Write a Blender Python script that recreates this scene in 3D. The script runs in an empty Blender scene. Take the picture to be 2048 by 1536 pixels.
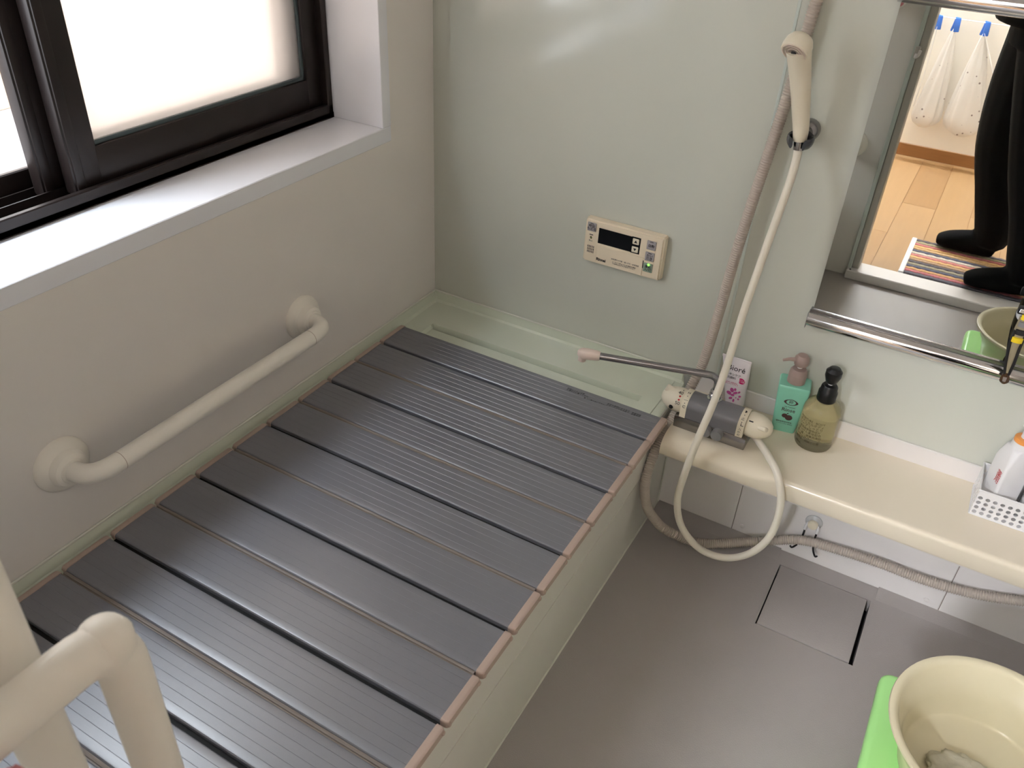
import bpy, bmesh, math, random
from mathutils import Vector, Matrix, noise
random.seed(7)
sc = bpy.context.scene
COL = sc.collection
PI = math.pi

# ------------------------------------------------------------------ camera
CAM_F = 1678.3
R_W2C = ((0.8656718, 0.49855434, 0.04534212),
         (0.31613667, -0.47419679, -0.8217025),
         (-0.38816226, 0.72565899, -0.5681101))
cd = bpy.data.cameras.new('camera')
cam = bpy.data.objects.new('camera', cd)
COL.objects.link(cam)
cd.sensor_fit = 'HORIZONTAL'
cd.sensor_width = 36.0
cd.lens = CAM_F * 36.0 / 2048.0
cd.clip_start = 0.01
Rm = Matrix(R_W2C)
Rb = Matrix(((1, 0, 0), (0, -1, 0), (0, 0, -1))) @ Rm
cam.matrix_world = Matrix.Translation((1.1326, -1.6506, 1.4513)) @ Rb.transposed().to_4x4()
cd.dof.use_dof = True
cd.dof.focus_distance = 1.8
cd.dof.aperture_fstop = 12.0
sc.camera = cam

# ------------------------------------------------------------------ world, daylight, exposure
w = bpy.data.worlds.new('world')
sc.world = w
w.use_nodes = True
bgn = w.node_tree.nodes['Background']
bgn.inputs['Color'].default_value = (0.88, 0.94, 1.0, 1)
bgn.inputs['Strength'].default_value = 3.5
DAY = bpy.data.lights.new('daylight_gap', 'AREA')
DAY.shape = 'RECTANGLE'
DAY.size = 0.40
DAY.size_y = 5.0
DAY.energy = 54
DAY.color = (0.78, 0.88, 1.0)
day = bpy.data.objects.new('daylight_gap', DAY)
COL.objects.link(day)
day.location = (-0.86, -2.0, 3.2)
day.rotation_euler = (0, math.radians(-22), 0)
sc.view_settings.view_transform = 'Standard'
sc.view_settings.look = 'None'
sc.view_settings.gamma = 1.0
sc.view_settings.exposure = 1.4
sc.cycles.use_light_tree = False
sc.cycles.max_bounces = 7
sc.cycles.diffuse_bounces = 4
sc.cycles.adaptive_threshold = 0.05
sc.cycles.glossy_bounces = 4
sc.cycles.transmission_bounces = 6
sc.cycles.caustics_reflective = False
LAMP_W = 262.0
LAMP_COL = (240, 245, 255)

# ------------------------------------------------------------------ materials
MATS = {}
def lin(c):
    return tuple(((v / 255.0) / 12.92 if v / 255.0 <= 0.04045 else ((v / 255.0 + 0.055) / 1.055) ** 2.4) for v in c)
def mat(name, rgb, rough=0.5, metal=0.0, spec=0.5, var=0.0, vscale=8.0, bump=0.0, bscale=120.0,
        coat=0.0, trans=0.0, ior=1.45, emit=None, estr=0.0, alpha=1.0, sss=0.0, stretch=None):
    if name in MATS:
        return MATS[name]
    m = bpy.data.materials.new(name)
    m.use_nodes = True
    nt = m.node_tree
    b = nt.nodes['Principled BSDF']
    c = lin(rgb)
    b.inputs['Base Color'].default_value = (*c, 1)
    b.inputs['Roughness'].default_value = rough
    b.inputs['Metallic'].default_value = metal
    b.inputs['Specular IOR Level'].default_value = spec
    b.inputs['IOR'].default_value = ior
    b.inputs['Coat Weight'].default_value = coat
    b.inputs['Coat Roughness'].default_value = 0.12
    b.inputs['Transmission Weight'].default_value = trans
    b.inputs['Alpha'].default_value = alpha
    if sss > 0:
        b.inputs['Subsurface Weight'].default_value = sss
        b.inputs['Subsurface Radius'].default_value = (0.02, 0.02, 0.015)
    if emit:
        b.inputs['Emission Color'].default_value = (*lin(emit), 1)
        b.inputs['Emission Strength'].default_value = estr
    tc = nt.nodes.new('ShaderNodeTexCoord')
    src = tc.outputs['Object']
    if stretch:
        mp = nt.nodes.new('ShaderNodeMapping')
        mp.inputs['Scale'].default_value = stretch
        nt.links.new(src, mp.inputs['Vector'])
        src = mp.outputs['Vector']
    if var > 0:
        n = nt.nodes.new('ShaderNodeTexNoise')
        n.inputs['Scale'].default_value = vscale
        n.inputs['Detail'].default_value = 1
        nt.links.new(src, n.inputs['Vector'])
        mx = nt.nodes.new('ShaderNodeMix')
        mx.data_type = 'RGBA'
        mx.inputs[6].default_value = (*[v * (1 - var) for v in c], 1)
        mx.inputs[7].default_value = (*[min(1, v * (1 + var)) for v in c], 1)
        nt.links.new(n.outputs['Fac'], mx.inputs[0])
        nt.links.new(mx.outputs[2], b.inputs['Base Color'])
    if bump > 0:
        n2 = nt.nodes.new('ShaderNodeTexNoise')
        n2.inputs['Scale'].default_value = bscale
        n2.inputs['Detail'].default_value = 1
        nt.links.new(src, n2.inputs['Vector'])
        bp = nt.nodes.new('ShaderNodeBump')
        bp.inputs['Strength'].default_value = bump
        bp.inputs['Distance'].default_value = 0.002
        nt.links.new(n2.outputs['Fac'], bp.inputs['Height'])
        nt.links.new(bp.outputs['Normal'], b.inputs['Normal'])
    MATS[name] = m
    return m

M_WL = mat('wall_white', (238, 232, 225), 0.35, var=0.02)
M_WB = mat('wall_mint', (208, 209, 197), 0.13, spec=0.8, var=0.025, vscale=3)
M_SEAM = mat('seam_bead', (205, 212, 204), 0.4, var=0.02)
M_TUB = mat('tub_mint', (222, 227, 209), 0.22, var=0.02, vscale=5, coat=0.3)
M_APRON = mat('apron_cream', (230, 226, 216), 0.4, var=0.03, vscale=14)
M_CAULK = mat('caulk_white', (225, 224, 212), 0.5, var=0.03)
M_SLAT = mat('slat_grey', (111, 111, 119), 0.36, spec=1.0, ior=1.68, var=0.10, vscale=30, bump=0.05, bscale=60, stretch=(2, 60, 60))
M_CAP = mat('cap_beige', (190, 168, 155), 0.5, var=0.05, vscale=30)
M_HINGE = mat('hinge_taupe', (138, 127, 119), 0.5, var=0.04, vscale=30)
M_DARK = mat('gap_black', (18, 17, 17), 0.7, var=0.1)
M_FLOOR = mat('floor_grey', (172, 165, 161), 0.42, var=0.04, vscale=6, bump=0.18, bscale=420)
M_PANEL = mat('panel_white', (240, 235, 232), 0.4, var=0.03, vscale=10)
M_STRIP = mat('strip_white', (236, 230, 226), 0.35, var=0.02)
M_COUNTER = mat('counter_cream', (240, 228, 206), 0.2, var=0.02, vscale=6, coat=0.4)
M_RAIL = mat('rail_cream', (246, 240, 228), 0.42, var=0.02, vscale=20)
M_SILL = mat('sill_white', (242, 242, 246), 0.18, var=0.015, coat=0.3)
M_FRAME = mat('frame_brown', (38, 30, 28), 0.38, metal=0.2, var=0.12, vscale=30)
M_GASK = mat('gasket_grey', (70, 82, 84), 0.4, var=0.1, vscale=60)
M_CHROME = mat('chrome', (215, 215, 218), 0.08, metal=1.0, var=0.02)
M_CHROMED = mat('chrome_dull', (150, 148, 148), 0.22, metal=1.0, var=0.03)
M_STEELGREY = mat('faucet_grey', (132, 130, 134), 0.30, metal=0.25, var=0.04, vscale=20)
M_CREAM = mat('plastic_cream', (238, 228, 206), 0.35, var=0.02, vscale=20)
M_TIP = mat('plastic_pinkcream', (232, 212, 200), 0.35, var=0.02, vscale=20)
M_LABEL = mat('label_cream', (238, 228, 205), 0.5, var=0.02)
M_INK = mat('ink_black', (26, 24, 26), 0.6, var=0.05)
M_INKG = mat('ink_grey', (62, 60, 62), 0.6, var=0.05)
M_INKR = mat('ink_red', (196, 40, 48), 0.5, var=0.05)
M_HOSEW = mat('hose_white', (238, 230, 214), 0.4, var=0.02)
M_HOSEC = mat('hose_corrugated', (192, 180, 168), 0.55, var=0.05, vscale=30)
M_MIRROR = mat('mirror_silver', (216, 219, 216), 0.0, metal=1.0, var=0.004)
M_REMOTE = mat('remote_cream', (236, 221, 196), 0.4, var=0.015)
M_SCREEN = mat('screen_black', (6, 6, 7), 0.1, var=0.02)
M_BTN = mat('button_grey', (166, 160, 162), 0.45, var=0.03)
M_BTNG = mat('button_green', (140, 158, 142), 0.45, var=0.03)
M_LED = mat('led_green', (120, 240, 90), 0.3, emit=(110, 255, 70), estr=1.4, var=0.02)
M_MINT = mat('bottle_mint', (140, 208, 182), 0.32, var=0.02)
M_TAUPE = mat('pump_taupe', (168, 146, 138), 0.4, var=0.03)
M_BLACK = mat('plastic_black', (20, 20, 21), 0.35, var=0.05)
M_WHITE = mat('plastic_white', (238, 236, 236), 0.35, var=0.015)
M_ORANGE = mat('plastic_orange', (240, 160, 84), 0.4, var=0.03)
M_TUBE = mat('tube_white', (238, 230, 232), 0.35, var=0.015)
M_PINK = mat('print_pink', (206, 92, 160), 0.45, var=0.06)
M_MAG = mat('print_magenta', (206, 26, 108), 0.45, var=0.04)
M_BROWN = mat('print_brown', (84, 58, 56), 0.5, var=0.05)
M_GREEN = mat('stool_green', (182, 245, 156), 0.28, var=0.02)
M_BOWL = mat('bowl_cream', (226, 217, 186), 0.2, var=0.02)
M_FOAM = mat('net_white', (208, 204, 184), 0.6, var=0.04, vscale=60, bump=0.4, bscale=200)
M_SUCTION = mat('suction_clear', (226, 226, 226), 0.2, var=0.02, trans=0.25)
M_SPONGE = mat('sponge_pink', (232, 150, 156), 0.6, var=0.08, vscale=60, bump=0.4)
M_WASHW = mat('washroom_white', (242, 236, 226), 0.7, var=0.02)
M_BASE = mat('baseboard_brown', (150, 104, 60), 0.5, var=0.12, vscale=12, stretch=(1, 8, 8))
M_SOCK = mat('cloth_black', (12, 12, 13), 0.9, spec=0.2, var=0.15, vscale=60)
M_SKIN = mat('skin', (206, 160, 132), 0.55, var=0.04)
M_HAIR = mat('hair_black', (22, 18, 16), 0.5, var=0.2, vscale=80)
M_BLUE = mat('clip_blue', (66, 118, 212), 0.4, var=0.04)
M_DOORF = mat('door_frame_grey', (196, 190, 180), 0.4, var=0.02)
M_CONC = mat('concrete_grey', (140, 136, 136), 0.85, var=0.12, vscale=7, bump=0.4, bscale=60)
M_NEIGH = mat('stucco_beige', (150, 131, 114), 0.85, var=0.04, vscale=4, bump=0.3, bscale=80)
M_POST = mat('post_wood', (206, 170, 138), 0.6, var=0.08, vscale=10, stretch=(8, 8, 1))
M_YELLOW = mat('razor_yellow', (232, 200, 40), 0.4, var=0.04)
M_AMBERBR = mat('razor_brown', (74, 52, 34), 0.25, var=0.1)
M_RGREY = mat('razor_grey', (132, 130, 130), 0.35, var=0.05)
M_LAMPB = mat('lamp_base', (240, 240, 238), 0.4, var=0.01)

def mat_frost(name):
    m = bpy.data.materials.new(name)
    m.use_nodes = True
    nt = m.node_tree
    nt.nodes.clear()
    out = nt.nodes.new('ShaderNodeOutputMaterial')
    tl = nt.nodes.new('ShaderNodeBsdfTranslucent')
    tl.inputs['Color'].default_value = (0.80, 0.75, 0.71, 1)
    rf = nt.nodes.new('ShaderNodeBsdfRefraction')
    rf.inputs['Roughness'].default_value = 0.42
    rf.inputs['Color'].default_value = (1.0, 0.97, 0.94, 1)
    rf.inputs['IOR'].default_value = 1.25
    tr = nt.nodes.new('ShaderNodeBsdfTransparent')
    mx0 = nt.nodes.new('ShaderNodeMixShader')
    mx0.inputs[0].default_value = 0.50
    gl = nt.nodes.new('ShaderNodeBsdfGlossy')
    gl.inputs['Roughness'].default_value = 0.12
    mx1 = nt.nodes.new('ShaderNodeMixShader')
    mx1.inputs[0].default_value = 0.05
    nz = nt.nodes.new('ShaderNodeTexNoise')
    nz.inputs['Scale'].default_value = 260
    bp = nt.nodes.new('ShaderNodeBump')
    bp.inputs['Strength'].default_value = 0.25
    bp.inputs['Distance'].default_value = 0.001
    nt.links.new(nz.outputs['Fac'], bp.inputs['Height'])
    nt.links.new(bp.outputs['Normal'], rf.inputs['Normal'])
    nt.links.new(rf.outputs[0], mx0.inputs[1])
    nt.links.new(tl.outputs[0], mx0.inputs[2])
    nt.links.new(mx0.outputs[0], mx1.inputs[1])
    nt.links.new(gl.outputs[0], mx1.inputs[2])
    nt.links.new(mx1.outputs[0], out.inputs[0])
    return m
M_FROST = mat_frost('frosted_glass')

def mat_amber():
    m = bpy.data.materials.new('amber_clear')
    m.use_nodes = True
    nt = m.node_tree
    b = nt.nodes['Principled BSDF']
    b.inputs['Base Color'].default_value = (*lin((218, 204, 150)), 1)
    b.inputs['Roughness'].default_value = 0.12
    b.inputs['Transmission Weight'].default_value = 0.80
    b.inputs['IOR'].default_value = 1.33
    tc = nt.nodes.new('ShaderNodeTexCoord')
    n = nt.nodes.new('ShaderNodeTexNoise')
    n.inputs['Scale'].default_value = 12
    nt.links.new(tc.outputs['Object'], n.inputs['Vector'])
    mx = nt.nodes.new('ShaderNodeMix')
    mx.data_type = 'RGBA'
    mx.inputs[6].default_value = (*lin((222, 212, 168)), 1)
    mx.inputs[7].default_value = (*lin((236, 228, 190)), 1)
    nt.links.new(n.outputs['Fac'], mx.inputs[0])
    nt.links.new(mx.outputs[2], b.inputs['Base Color'])
    return m
M_AMBER = mat_amber()

def mat_bag():
    m = bpy.data.materials.new('bag_film')
    m.use_nodes = True
    nt = m.node_tree
    nt.nodes.clear()
    out = nt.nodes.new('ShaderNodeOutputMaterial')
    d = nt.nodes.new('ShaderNodeBsdfDiffuse')
    tl = nt.nodes.new('ShaderNodeBsdfTranslucent')
    tp = nt.nodes.new('ShaderNodeBsdfTransparent')
    tc = nt.nodes.new('ShaderNodeTexCoord')
    vo = nt.nodes.new('ShaderNodeTexVoronoi')
    vo.inputs['Scale'].default_value = 26
    cr = nt.nodes.new('ShaderNodeValToRGB')
    cr.color_ramp.elements[0].position = 0.10
    cr.color_ramp.elements[0].color = (0.25, 0.2, 0.2, 1)
    cr.color_ramp.elements[1].position = 0.14
    cr.color_ramp.elements[1].color = (0.92, 0.90, 0.88, 1)
    nt.links.new(tc.outputs['Object'], vo.inputs['Vector'])
    nt.links.new(vo.outputs['Distance'], cr.inputs[0])
    nt.links.new(cr.outputs[0], d.inputs[0])
    nt.links.new(cr.outputs[0], tl.inputs[0])
    m1 = nt.nodes.new('ShaderNodeMixShader')
    m1.inputs[0].default_value = 0.4
    m2 = nt.nodes.new('ShaderNodeMixShader')
    m2.inputs[0].default_value = 0.07
    nt.links.new(d.outputs[0], m1.inputs[1])
    nt.links.new(tl.outputs[0], m1.inputs[2])
    nt.links.new(m1.outputs[0], m2.inputs[1])
    nt.links.new(tp.outputs[0], m2.inputs[2])
    nt.links.new(m2.outputs[0], out.inputs[0])
    return m
M_BAG = mat_bag()

# ------------------------------------------------------------------ mesh helpers
class B:
    """collects geometry in world coordinates"""
    def __init__(s):
        s.v = []
        s.f = []
    def add(s, vs, fs):
        o = len(s.v)
        s.v += [tuple(v) for v in vs]
        s.f += [tuple(i + o for i in f) for f in fs]
        return s
    def box(s, x0, x1, y0, y1, z0, z1, bev=0.0, seg=2):
        if bev <= 0:
            vs = [(x0, y0, z0), (x1, y0, z0), (x1, y1, z0), (x0, y1, z0), (x0, y0, z1), (x1, y0, z1), (x1, y1, z1), (x0, y1, z1)]
            return s.add(vs, [(3, 2, 1, 0), (4, 5, 6, 7), (0, 1, 5, 4), (1, 2, 6, 5), (2, 3, 7, 6), (3, 0, 4, 7)])
        bm = bmesh.new()
        bmesh.ops.create_cube(bm, size=1)
        for q in bm.verts:
            q.co = ((x0 + x1) / 2 + q.co.x * (x1 - x0), (y0 + y1) / 2 + q.co.y * (y1 - y0), (z0 + z1) / 2 + q.co.z * (z1 - z0))
        bmesh.ops.bevel(bm, geom=list(bm.edges), offset=bev, segments=seg, affect='EDGES', profile=0.5)
        return s.addbm(bm)
    def addbm(s, bm, M=None):
        bm.verts.ensure_lookup_table()
        bm.verts.index_update()
        vs = [(M @ q.co if M else q.co.copy()) for q in bm.verts]
        fs = [tuple(q.index for q in f.verts) for f in bm.faces]
        bm.free()
        return s.add(vs, fs)
    def obox(s, M, sx, sy, sz, bev=0.0, seg=2):
        b2 = B().box(-sx / 2, sx / 2, -sy / 2, sy / 2, -sz / 2, sz / 2, bev, seg)
        return s.add([M @ Vector(v) for v in b2.v], b2.f)
    def tube(s, pts, r, n=14, cap=True):
        pts = [Vector(p) for p in pts]
        m = len(pts)
        rr = r if isinstance(r, (list, tuple)) else [r] * m
        tang = []
        for i in range(m):
            t = (pts[min(i + 1, m - 1)] - pts[max(i - 1, 0)])
            if t.length < 1e-9:
                t = Vector((0, 0, 1))
            tang.append(t.normalized())
        up = Vector((0, 0, 1)) if abs(tang[0].z) < 0.9 else Vector((1, 0, 0))
        nrm = (up - tang[0] * up.dot(tang[0])).normalized()
        vs = []
        for i in range(m):
            nrm = (nrm - tang[i] * nrm.dot(tang[i])).normalized()
            bi = tang[i].cross(nrm)
            for k in range(n):
                a = 2 * PI * k / n
                q = rr[i]
                if isinstance(q, tuple):
                    vs.append(pts[i] + nrm * (math.cos(a) * q[0]) + bi * (math.sin(a) * q[1]))
                else:
                    vs.append(pts[i] + (nrm * math.cos(a) + bi * math.sin(a)) * q)
        fs = []
        for i in range(m - 1):
            for k in range(n):
                a = i * n + k
                b_ = i * n + (k + 1) % n
                fs.append((a, b_, b_ + n, a + n))
        if cap:
            fs.append(tuple(range(n - 1, -1, -1)))
            fs.append(tuple((m - 1) * n + k for k in range(n)))
        return s.add(vs, fs)
    def lathe(s, prof, M=None, n=32):
        """prof: (radius, height) list, revolved about local z"""
        M = M or Matrix.Identity(4)
        vs = []
        for r, h in prof:
            for k in range(n):
                a = 2 * PI * k / n
                vs.append(M @ Vector((r * math.cos(a), r * math.sin(a), h)))
        fs = []
        for i in range(len(prof) - 1):
            for k in range(n):
                a = i * n + k
                b_ = i * n + (k + 1) % n
                fs.append((a, b_, b_ + n, a + n))
        if prof[0][0] > 1e-6:
            fs.append(tuple(range(n - 1, -1, -1)))
        if prof[-1][0] > 1e-6:
            fs.append(tuple((len(prof) - 1) * n + k for k in range(n)))
        return s.add(vs, fs)
    def loft(s, rings, close=True, cap=True):
        n = len(rings[0])
        vs = [p for r in rings for p in r]
        fs = []
        for i in range(len(rings) - 1):
            for k in range(n if close else n - 1):
                a = i * n + k
                b_ = i * n + (k + 1) % n
                fs.append((a, b_, b_ + n, a + n))
        if cap and close:
            fs.append(tuple(range(n - 1, -1, -1)))
            fs.append(tuple((len(rings) - 1) * n + k for k in range(n)))
        return s.add(vs, fs)
    def build(s, name, material, parent=None, smooth=True, angle=35):
        me = bpy.data.meshes.new(name)
        me.from_pydata([tuple(v) for v in s.v], [], s.f)
        bm = bmesh.new()
        bm.from_mesh(me)
        bmesh.ops.remove_doubles(bm, verts=bm.verts, dist=1e-6)
        bmesh.ops.recalc_face_normals(bm, faces=bm.faces)
        bm.to_mesh(me)
        bm.free()
        me.materials.append(material)
        if smooth:
            me.polygons.foreach_set('use_smooth', [True] * len(me.polygons))
            me.set_sharp_from_angle(angle=math.radians(angle))
        o = bpy.data.objects.new(name, me)
        COL.objects.link(o)
        if parent is not None:
            setpar(o, parent)
        return o

def setpar(o, p):
    o.parent = p
    o.matrix_parent_inverse = wmat(p).inverted()
def wmat(p):
    return p.matrix_basis.copy() if p.parent is None else wmat(p.parent) @ p.matrix_parent_inverse @ p.matrix_basis
def thing(name, label, cat, loc, group=None, kind=None):
    o = bpy.data.objects.new(name, None)
    o.empty_display_size = 0.02
    COL.objects.link(o)
    o.location = loc
    tag(o, label, cat, group, kind)
    return o
def tag(o, label=None, cat=None, group=None, kind=None):
    if label: o['label'] = label
    if cat: o['category'] = cat
    if group: o['group'] = group
    if kind: o['kind'] = kind
    return o
def spline(pts, sub=8):
    P = [Vector(p) for p in pts]
    P = [P[0] * 2 - P[1]] + P + [P[-1] * 2 - P[-2]]
    out = []
    for i in range(1, len(P) - 2):
        a, b, c, d = P[i - 1], P[i], P[i + 1], P[i + 2]
        for k in range(sub):
            t = k / sub
            out.append(0.5 * ((2 * b) + (c - a) * t + (2 * a - 5 * b + 4 * c - d) * t * t + (-a + 3 * b - 3 * c + d) * t ** 3))
    out.append(P[-2])
    return out
def resample(pts, step):
    out = [pts[0]]
    acc = 0.0
    for i in range(1, len(pts)):
        a, b = pts[i - 1], pts[i]
        L = (b - a).length
        if L < 1e-9:
            continue
        t = step - acc
        while t <= L:
            out.append(a + (b - a) * (t / L))
            t += step
        acc = (acc + L) % step if L < step - acc or True else 0
        acc = L - (t - step)
    return out
def frame(o, x, y):
    """4x4 with local x,y,z axes along given world directions"""
    x = Vector(x).normalized()
    y = Vector(y)
    y = (y - x * y.dot(x)).normalized()
    z = x.cross(y)
    m = Matrix((x, y, z)).transposed().to_4x4()
    m.translation = Vector(o)
    return m
_dg = [None]
def text(body, size, M, material, parent, name='lettering', align='CENTER', extr=0.00025, bend=None, space=1.0, sx=1.0, bold=0.0):
    """flat lettering; local x,y in the plane of M, z outwards"""
    c = bpy.data.curves.new('t', 'FONT')
    c.body = body
    c.size = size
    c.align_x = align
    c.align_y = 'CENTER'
    c.extrude = extr
    c.resolution_u = 2
    c.space_line = space
    c.offset = bold * size
    o = bpy.data.objects.new('t', c)
    COL.objects.link(o)
    bpy.context.view_layer.update()
    me = bpy.data.meshes.new_from_object(o.evaluated_get(bpy.context.evaluated_depsgraph_get()))
    bpy.data.objects.remove(o)
    bpy.data.curves.remove(c)
    me.name = name
    for v in me.vertices:
        p = Vector((v.co.x * sx, v.co.y, v.co.z))
        if bend:  # wrap around a cylinder of radius bend whose axis is the local y
            a = p.x / bend
            p = Vector((math.sin(a) * (bend + p.z), p.y, math.cos(a) * (bend + p.z) - bend))
        v.co = M @ p
    me.materials.clear()
    me.materials.append(material)
    ob = bpy.data.objects.new(name, me)
    COL.objects.link(ob)
    if parent is not None:
        setpar(ob, parent)
    return ob
def disc(M, rx, ry, n=20, th=0.0003):
    pts = [(rx * math.cos(2 * PI * k / n), ry * math.sin(2 * PI * k / n)) for k in range(n)]
    b = B()
    b.loft([[M @ Vector((x, y, 0)) for x, y in pts], [M @ Vector((x, y, th)) for x, y in pts]])
    return b

# ================================================================== SETTING
FY = -1.60           # front wall face
ZW = 0.373           # bottom of the wall panels at the tub
CEIL = 2.15
# floor with the drain pit
DX0, DX1, DY0, DY1 = 1.0455, 1.2545, -0.299, -0.0945
fl = B()
for (a, b_, c, d) in ((-0.02, DX0, FY, 0.0), (DX1, 1.62, FY, 0.0), (DX0, DX1, FY, DY0), (DX0, DX1, DY1, 0.0)):
    fl.box(a, b_, c, d, -0.08, 0.0)
floor = tag(fl.build('floor', M_FLOOR, smooth=False), 'grey matte bathroom floor beside the tub', 'floor', kind='structure')
pit = B()
pit.box(DX0, DX1, DY0, DY1, -0.08, -0.035)
pit.build('drain_pit', M_DARK, floor, smooth=False)
cv = B()
for (a, b_) in ((0.72, 1.035), (1.262, 1.60)):
    cv.add([(a, -0.085, 0.0), (b_, -0.085, 0.0), (b_, -0.046, 0.006), (a, -0.046, 0.006), (a, -0.046, 0), (b_, -0.046, 0)],
           [(0, 1, 2, 3), (0, 3, 4), (1, 5, 2), (3, 2, 5, 4), (0, 4, 5, 1)])
cv.build('edge_slope', M_FLOOR, floor, smooth=False)

wb = thing('wall_back', 'pale mint bathroom wall behind the tub and mirror', 'wall', (0.8, 0.0, 0.0), kind='structure')
B().box(-0.02, 0.7825, 0.0, 0.03, ZW - 0.01, CEIL).build('panel', M_WB, wb, smooth=False)
B().box(0.7855, 1.62, 0.0, 0.03, 0.30, CEIL).build('panel', M_WB, wb, smooth=False)
B().box(0.7810, 0.7870, -0.0012, 0.005, 0.37, CEIL, 0.0006, 1).build('joint_bead', M_SEAM, wb)
B().box(-0.02, 1.62, 0.03, 0.06, -0.05, CEIL).build('backing', M_PANEL, wb, smooth=False)

# low panelling under the counter
lw = thing('wall_low_back', 'white panelling under the cream counter', 'wall', (1.15, -0.046, 0.0), kind='structure')
for a, b_ in ((0.716, 0.9092), (0.9108, 1.3894), (1.391, 1.60)):
    B().box(a, b_, -0.046, 0.0, 0.0, 0.30, 0.0015, 1).build('panel', M_PANEL, lw, smooth=False)
B().box(0.716, 1.60, -0.0445, 0.0, 0.0, 0.30).build('joint_backing', M_HINGE, lw, smooth=False)
for x_, z_ in ((0.933, 0.026), (1.360, 0.022)):
    B().lathe([(0.0, 0.003), (0.004, 0.0028), (0.0055, 0.0018), (0.006, 0)], frame((x_, -0.046, z_), (1, 0, 0), (0, 0, 1)), 18).build('screw_cap', M_STRIP, lw)

# left wall with window opening
WY0, WY1, WZ0, WZ1 = -1.45, -0.199, 0.856, 1.76
wl = B()
for (y0, y1, z0, z1) in ((-1.66, WY0 - 0.02, 0, CEIL), (WY1 + 0.02, 0.03, 0, CEIL), (WY0 - 0.02, WY1 + 0.02, 0, WZ0 - 0.02), (WY0 - 0.02, WY1 + 0.02, WZ1 + 0.02, CEIL)):
    wl.box(-0.245, 0.0, y0, y1, z0, z1)
tag(wl.build('wall_left', M_WL, smooth=False), 'off-white bathroom wall below and beside the window', 'wall', kind='structure')
wf = B()
wf.box(-0.02, 0.852, FY - 0.06, FY, 0, CEIL)
wf.box(0.852, 1.545, FY - 0.06, FY, 2.07, CEIL)
wf.box(1.545, 1.62, FY - 0.06, FY, 0, CEIL)
tag(wf.build('wall_front', M_WL, smooth=False), 'off-white bathroom wall around the doorway, seen in the mirror', 'wall', kind='structure')
tag(B().box(1.60, 1.64, FY - 0.06, 0.03, 0, CEIL).build('wall_right', M_WL, smooth=False), 'off-white bathroom side wall at the end of the counter', 'wall', kind='structure')
tag(B().box(-0.245, 1.64, FY - 0.06, 0.06, CEIL, CEIL + 0.04).build('ceiling', M_WL, smooth=False), 'white bathroom ceiling', 'ceiling', kind='structure')

# window
wn = thing('window_1', 'dark brown sliding window with frosted panes in a deep white reveal', 'window', (-0.12, -0.82, WZ0), kind='structure')
FX = -0.133
rv = B()
B().box(-0.25, 0.003, WY0 - 0.029, -0.170, 0.822, WZ0, 0.0015, 1).build('window_sill', M_SILL, wn, smooth=False)
B().box(-0.25, 0.003, WY1, -0.170, WZ0, WZ1, 0.001, 1).build('reveal_board', M_SILL, wn, smooth=False)
B().box(-0.25, 0.003, WY0 - 0.029, WY0, WZ0, WZ1, 0.001, 1).build('reveal_board', M_SILL, wn, smooth=False)
B().box(-0.25, 0.003, WY0 - 0.029, -0.170, WZ1, WZ1 + 0.03, 0.001, 1).build('reveal_board', M_SILL, wn, smooth=False)
fr = B()
fr.box(-0.145, FX, WY0, WY1, WZ0, 0.886, 0.002, 1)
fr.box(-0.240, -0.133, WY0, WY1, WZ0, 0.868)
fr.box(-0.240, -0.229, WY0, WY1, WZ0, 0.914, 0.002, 1)
fr.box(-0.184, -0.181, WY0, WY1, WZ0, 0.884)
fr.box(-0.220, -0.217, WY0, WY1, WZ0, 0.884)
fr.box(-0.240, FX, WY1 - 0.016, WY1, WZ0, WZ1, 0.002, 1)
fr.box(-0.240, FX, WY0, WY0 + 0.016, WZ0, WZ1, 0.002, 1)
fr.box(-0.240, FX, WY0, WY1, WZ1 - 0.03, WZ1, 0.002, 1)
fr.build('window_frame', M_FRAME, wn)
def sash(x0, x1, y0, y1, name):
    z0, z1 = 0.874, WZ1 - 0.02
    s = B()
    s.box(x0, x1, y0, y0 + 0.057, z0, z1, 0.004, 2)
    s.box(x0, x1, y1 - 0.046, y1, z0, z1, 0.004, 2)
    s.box(x0, x1, y0 + 0.05, y1 - 0.04, z0, 0.946, 0.004, 2)
    s.box(x0, x1, y0 + 0.05, y1 - 0.04, z1 - 0.045, z1, 0.004, 2)
    s.box(x0 - 0.002, x1 + 0.003, y0 + 0.004, y0 + 0.022, z0 + 0.004, z1 - 0.01, 0.003, 2)
    o = s.build(name, M_FRAME, wn)
    xm = (x0 + x1) / 2
    B().box(xm - 0.0025, xm + 0.0025, y0 + 0.054, y1 - 0.043, 0.942, z1 - 0.042).build('glass', M_FROST, o, smooth=False)
    g = B()
    g.box(xm - 0.006, xm + 0.008, y0 + 0.057, y1 - 0.046, 0.944, 0.953, 0.001, 1)
    g.box(xm - 0.006, xm + 0.008, y1 - 0.051, y1 - 0.045, 0.944, z1 - 0.045, 0.001, 1)
    g.build('gasket', M_GASK, o)
    return o
sash(-0.178, -0.150, -0.840, -0.213, 'sash')
sash(-0.214, -0.186, -0.874, -0.247, 'sash')
B().box(-0.150, -0.142, -0.842, -0.800, 0.868, 0.882, 0.002, 1).build('rail_guide', M_INKG, wn)

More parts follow.
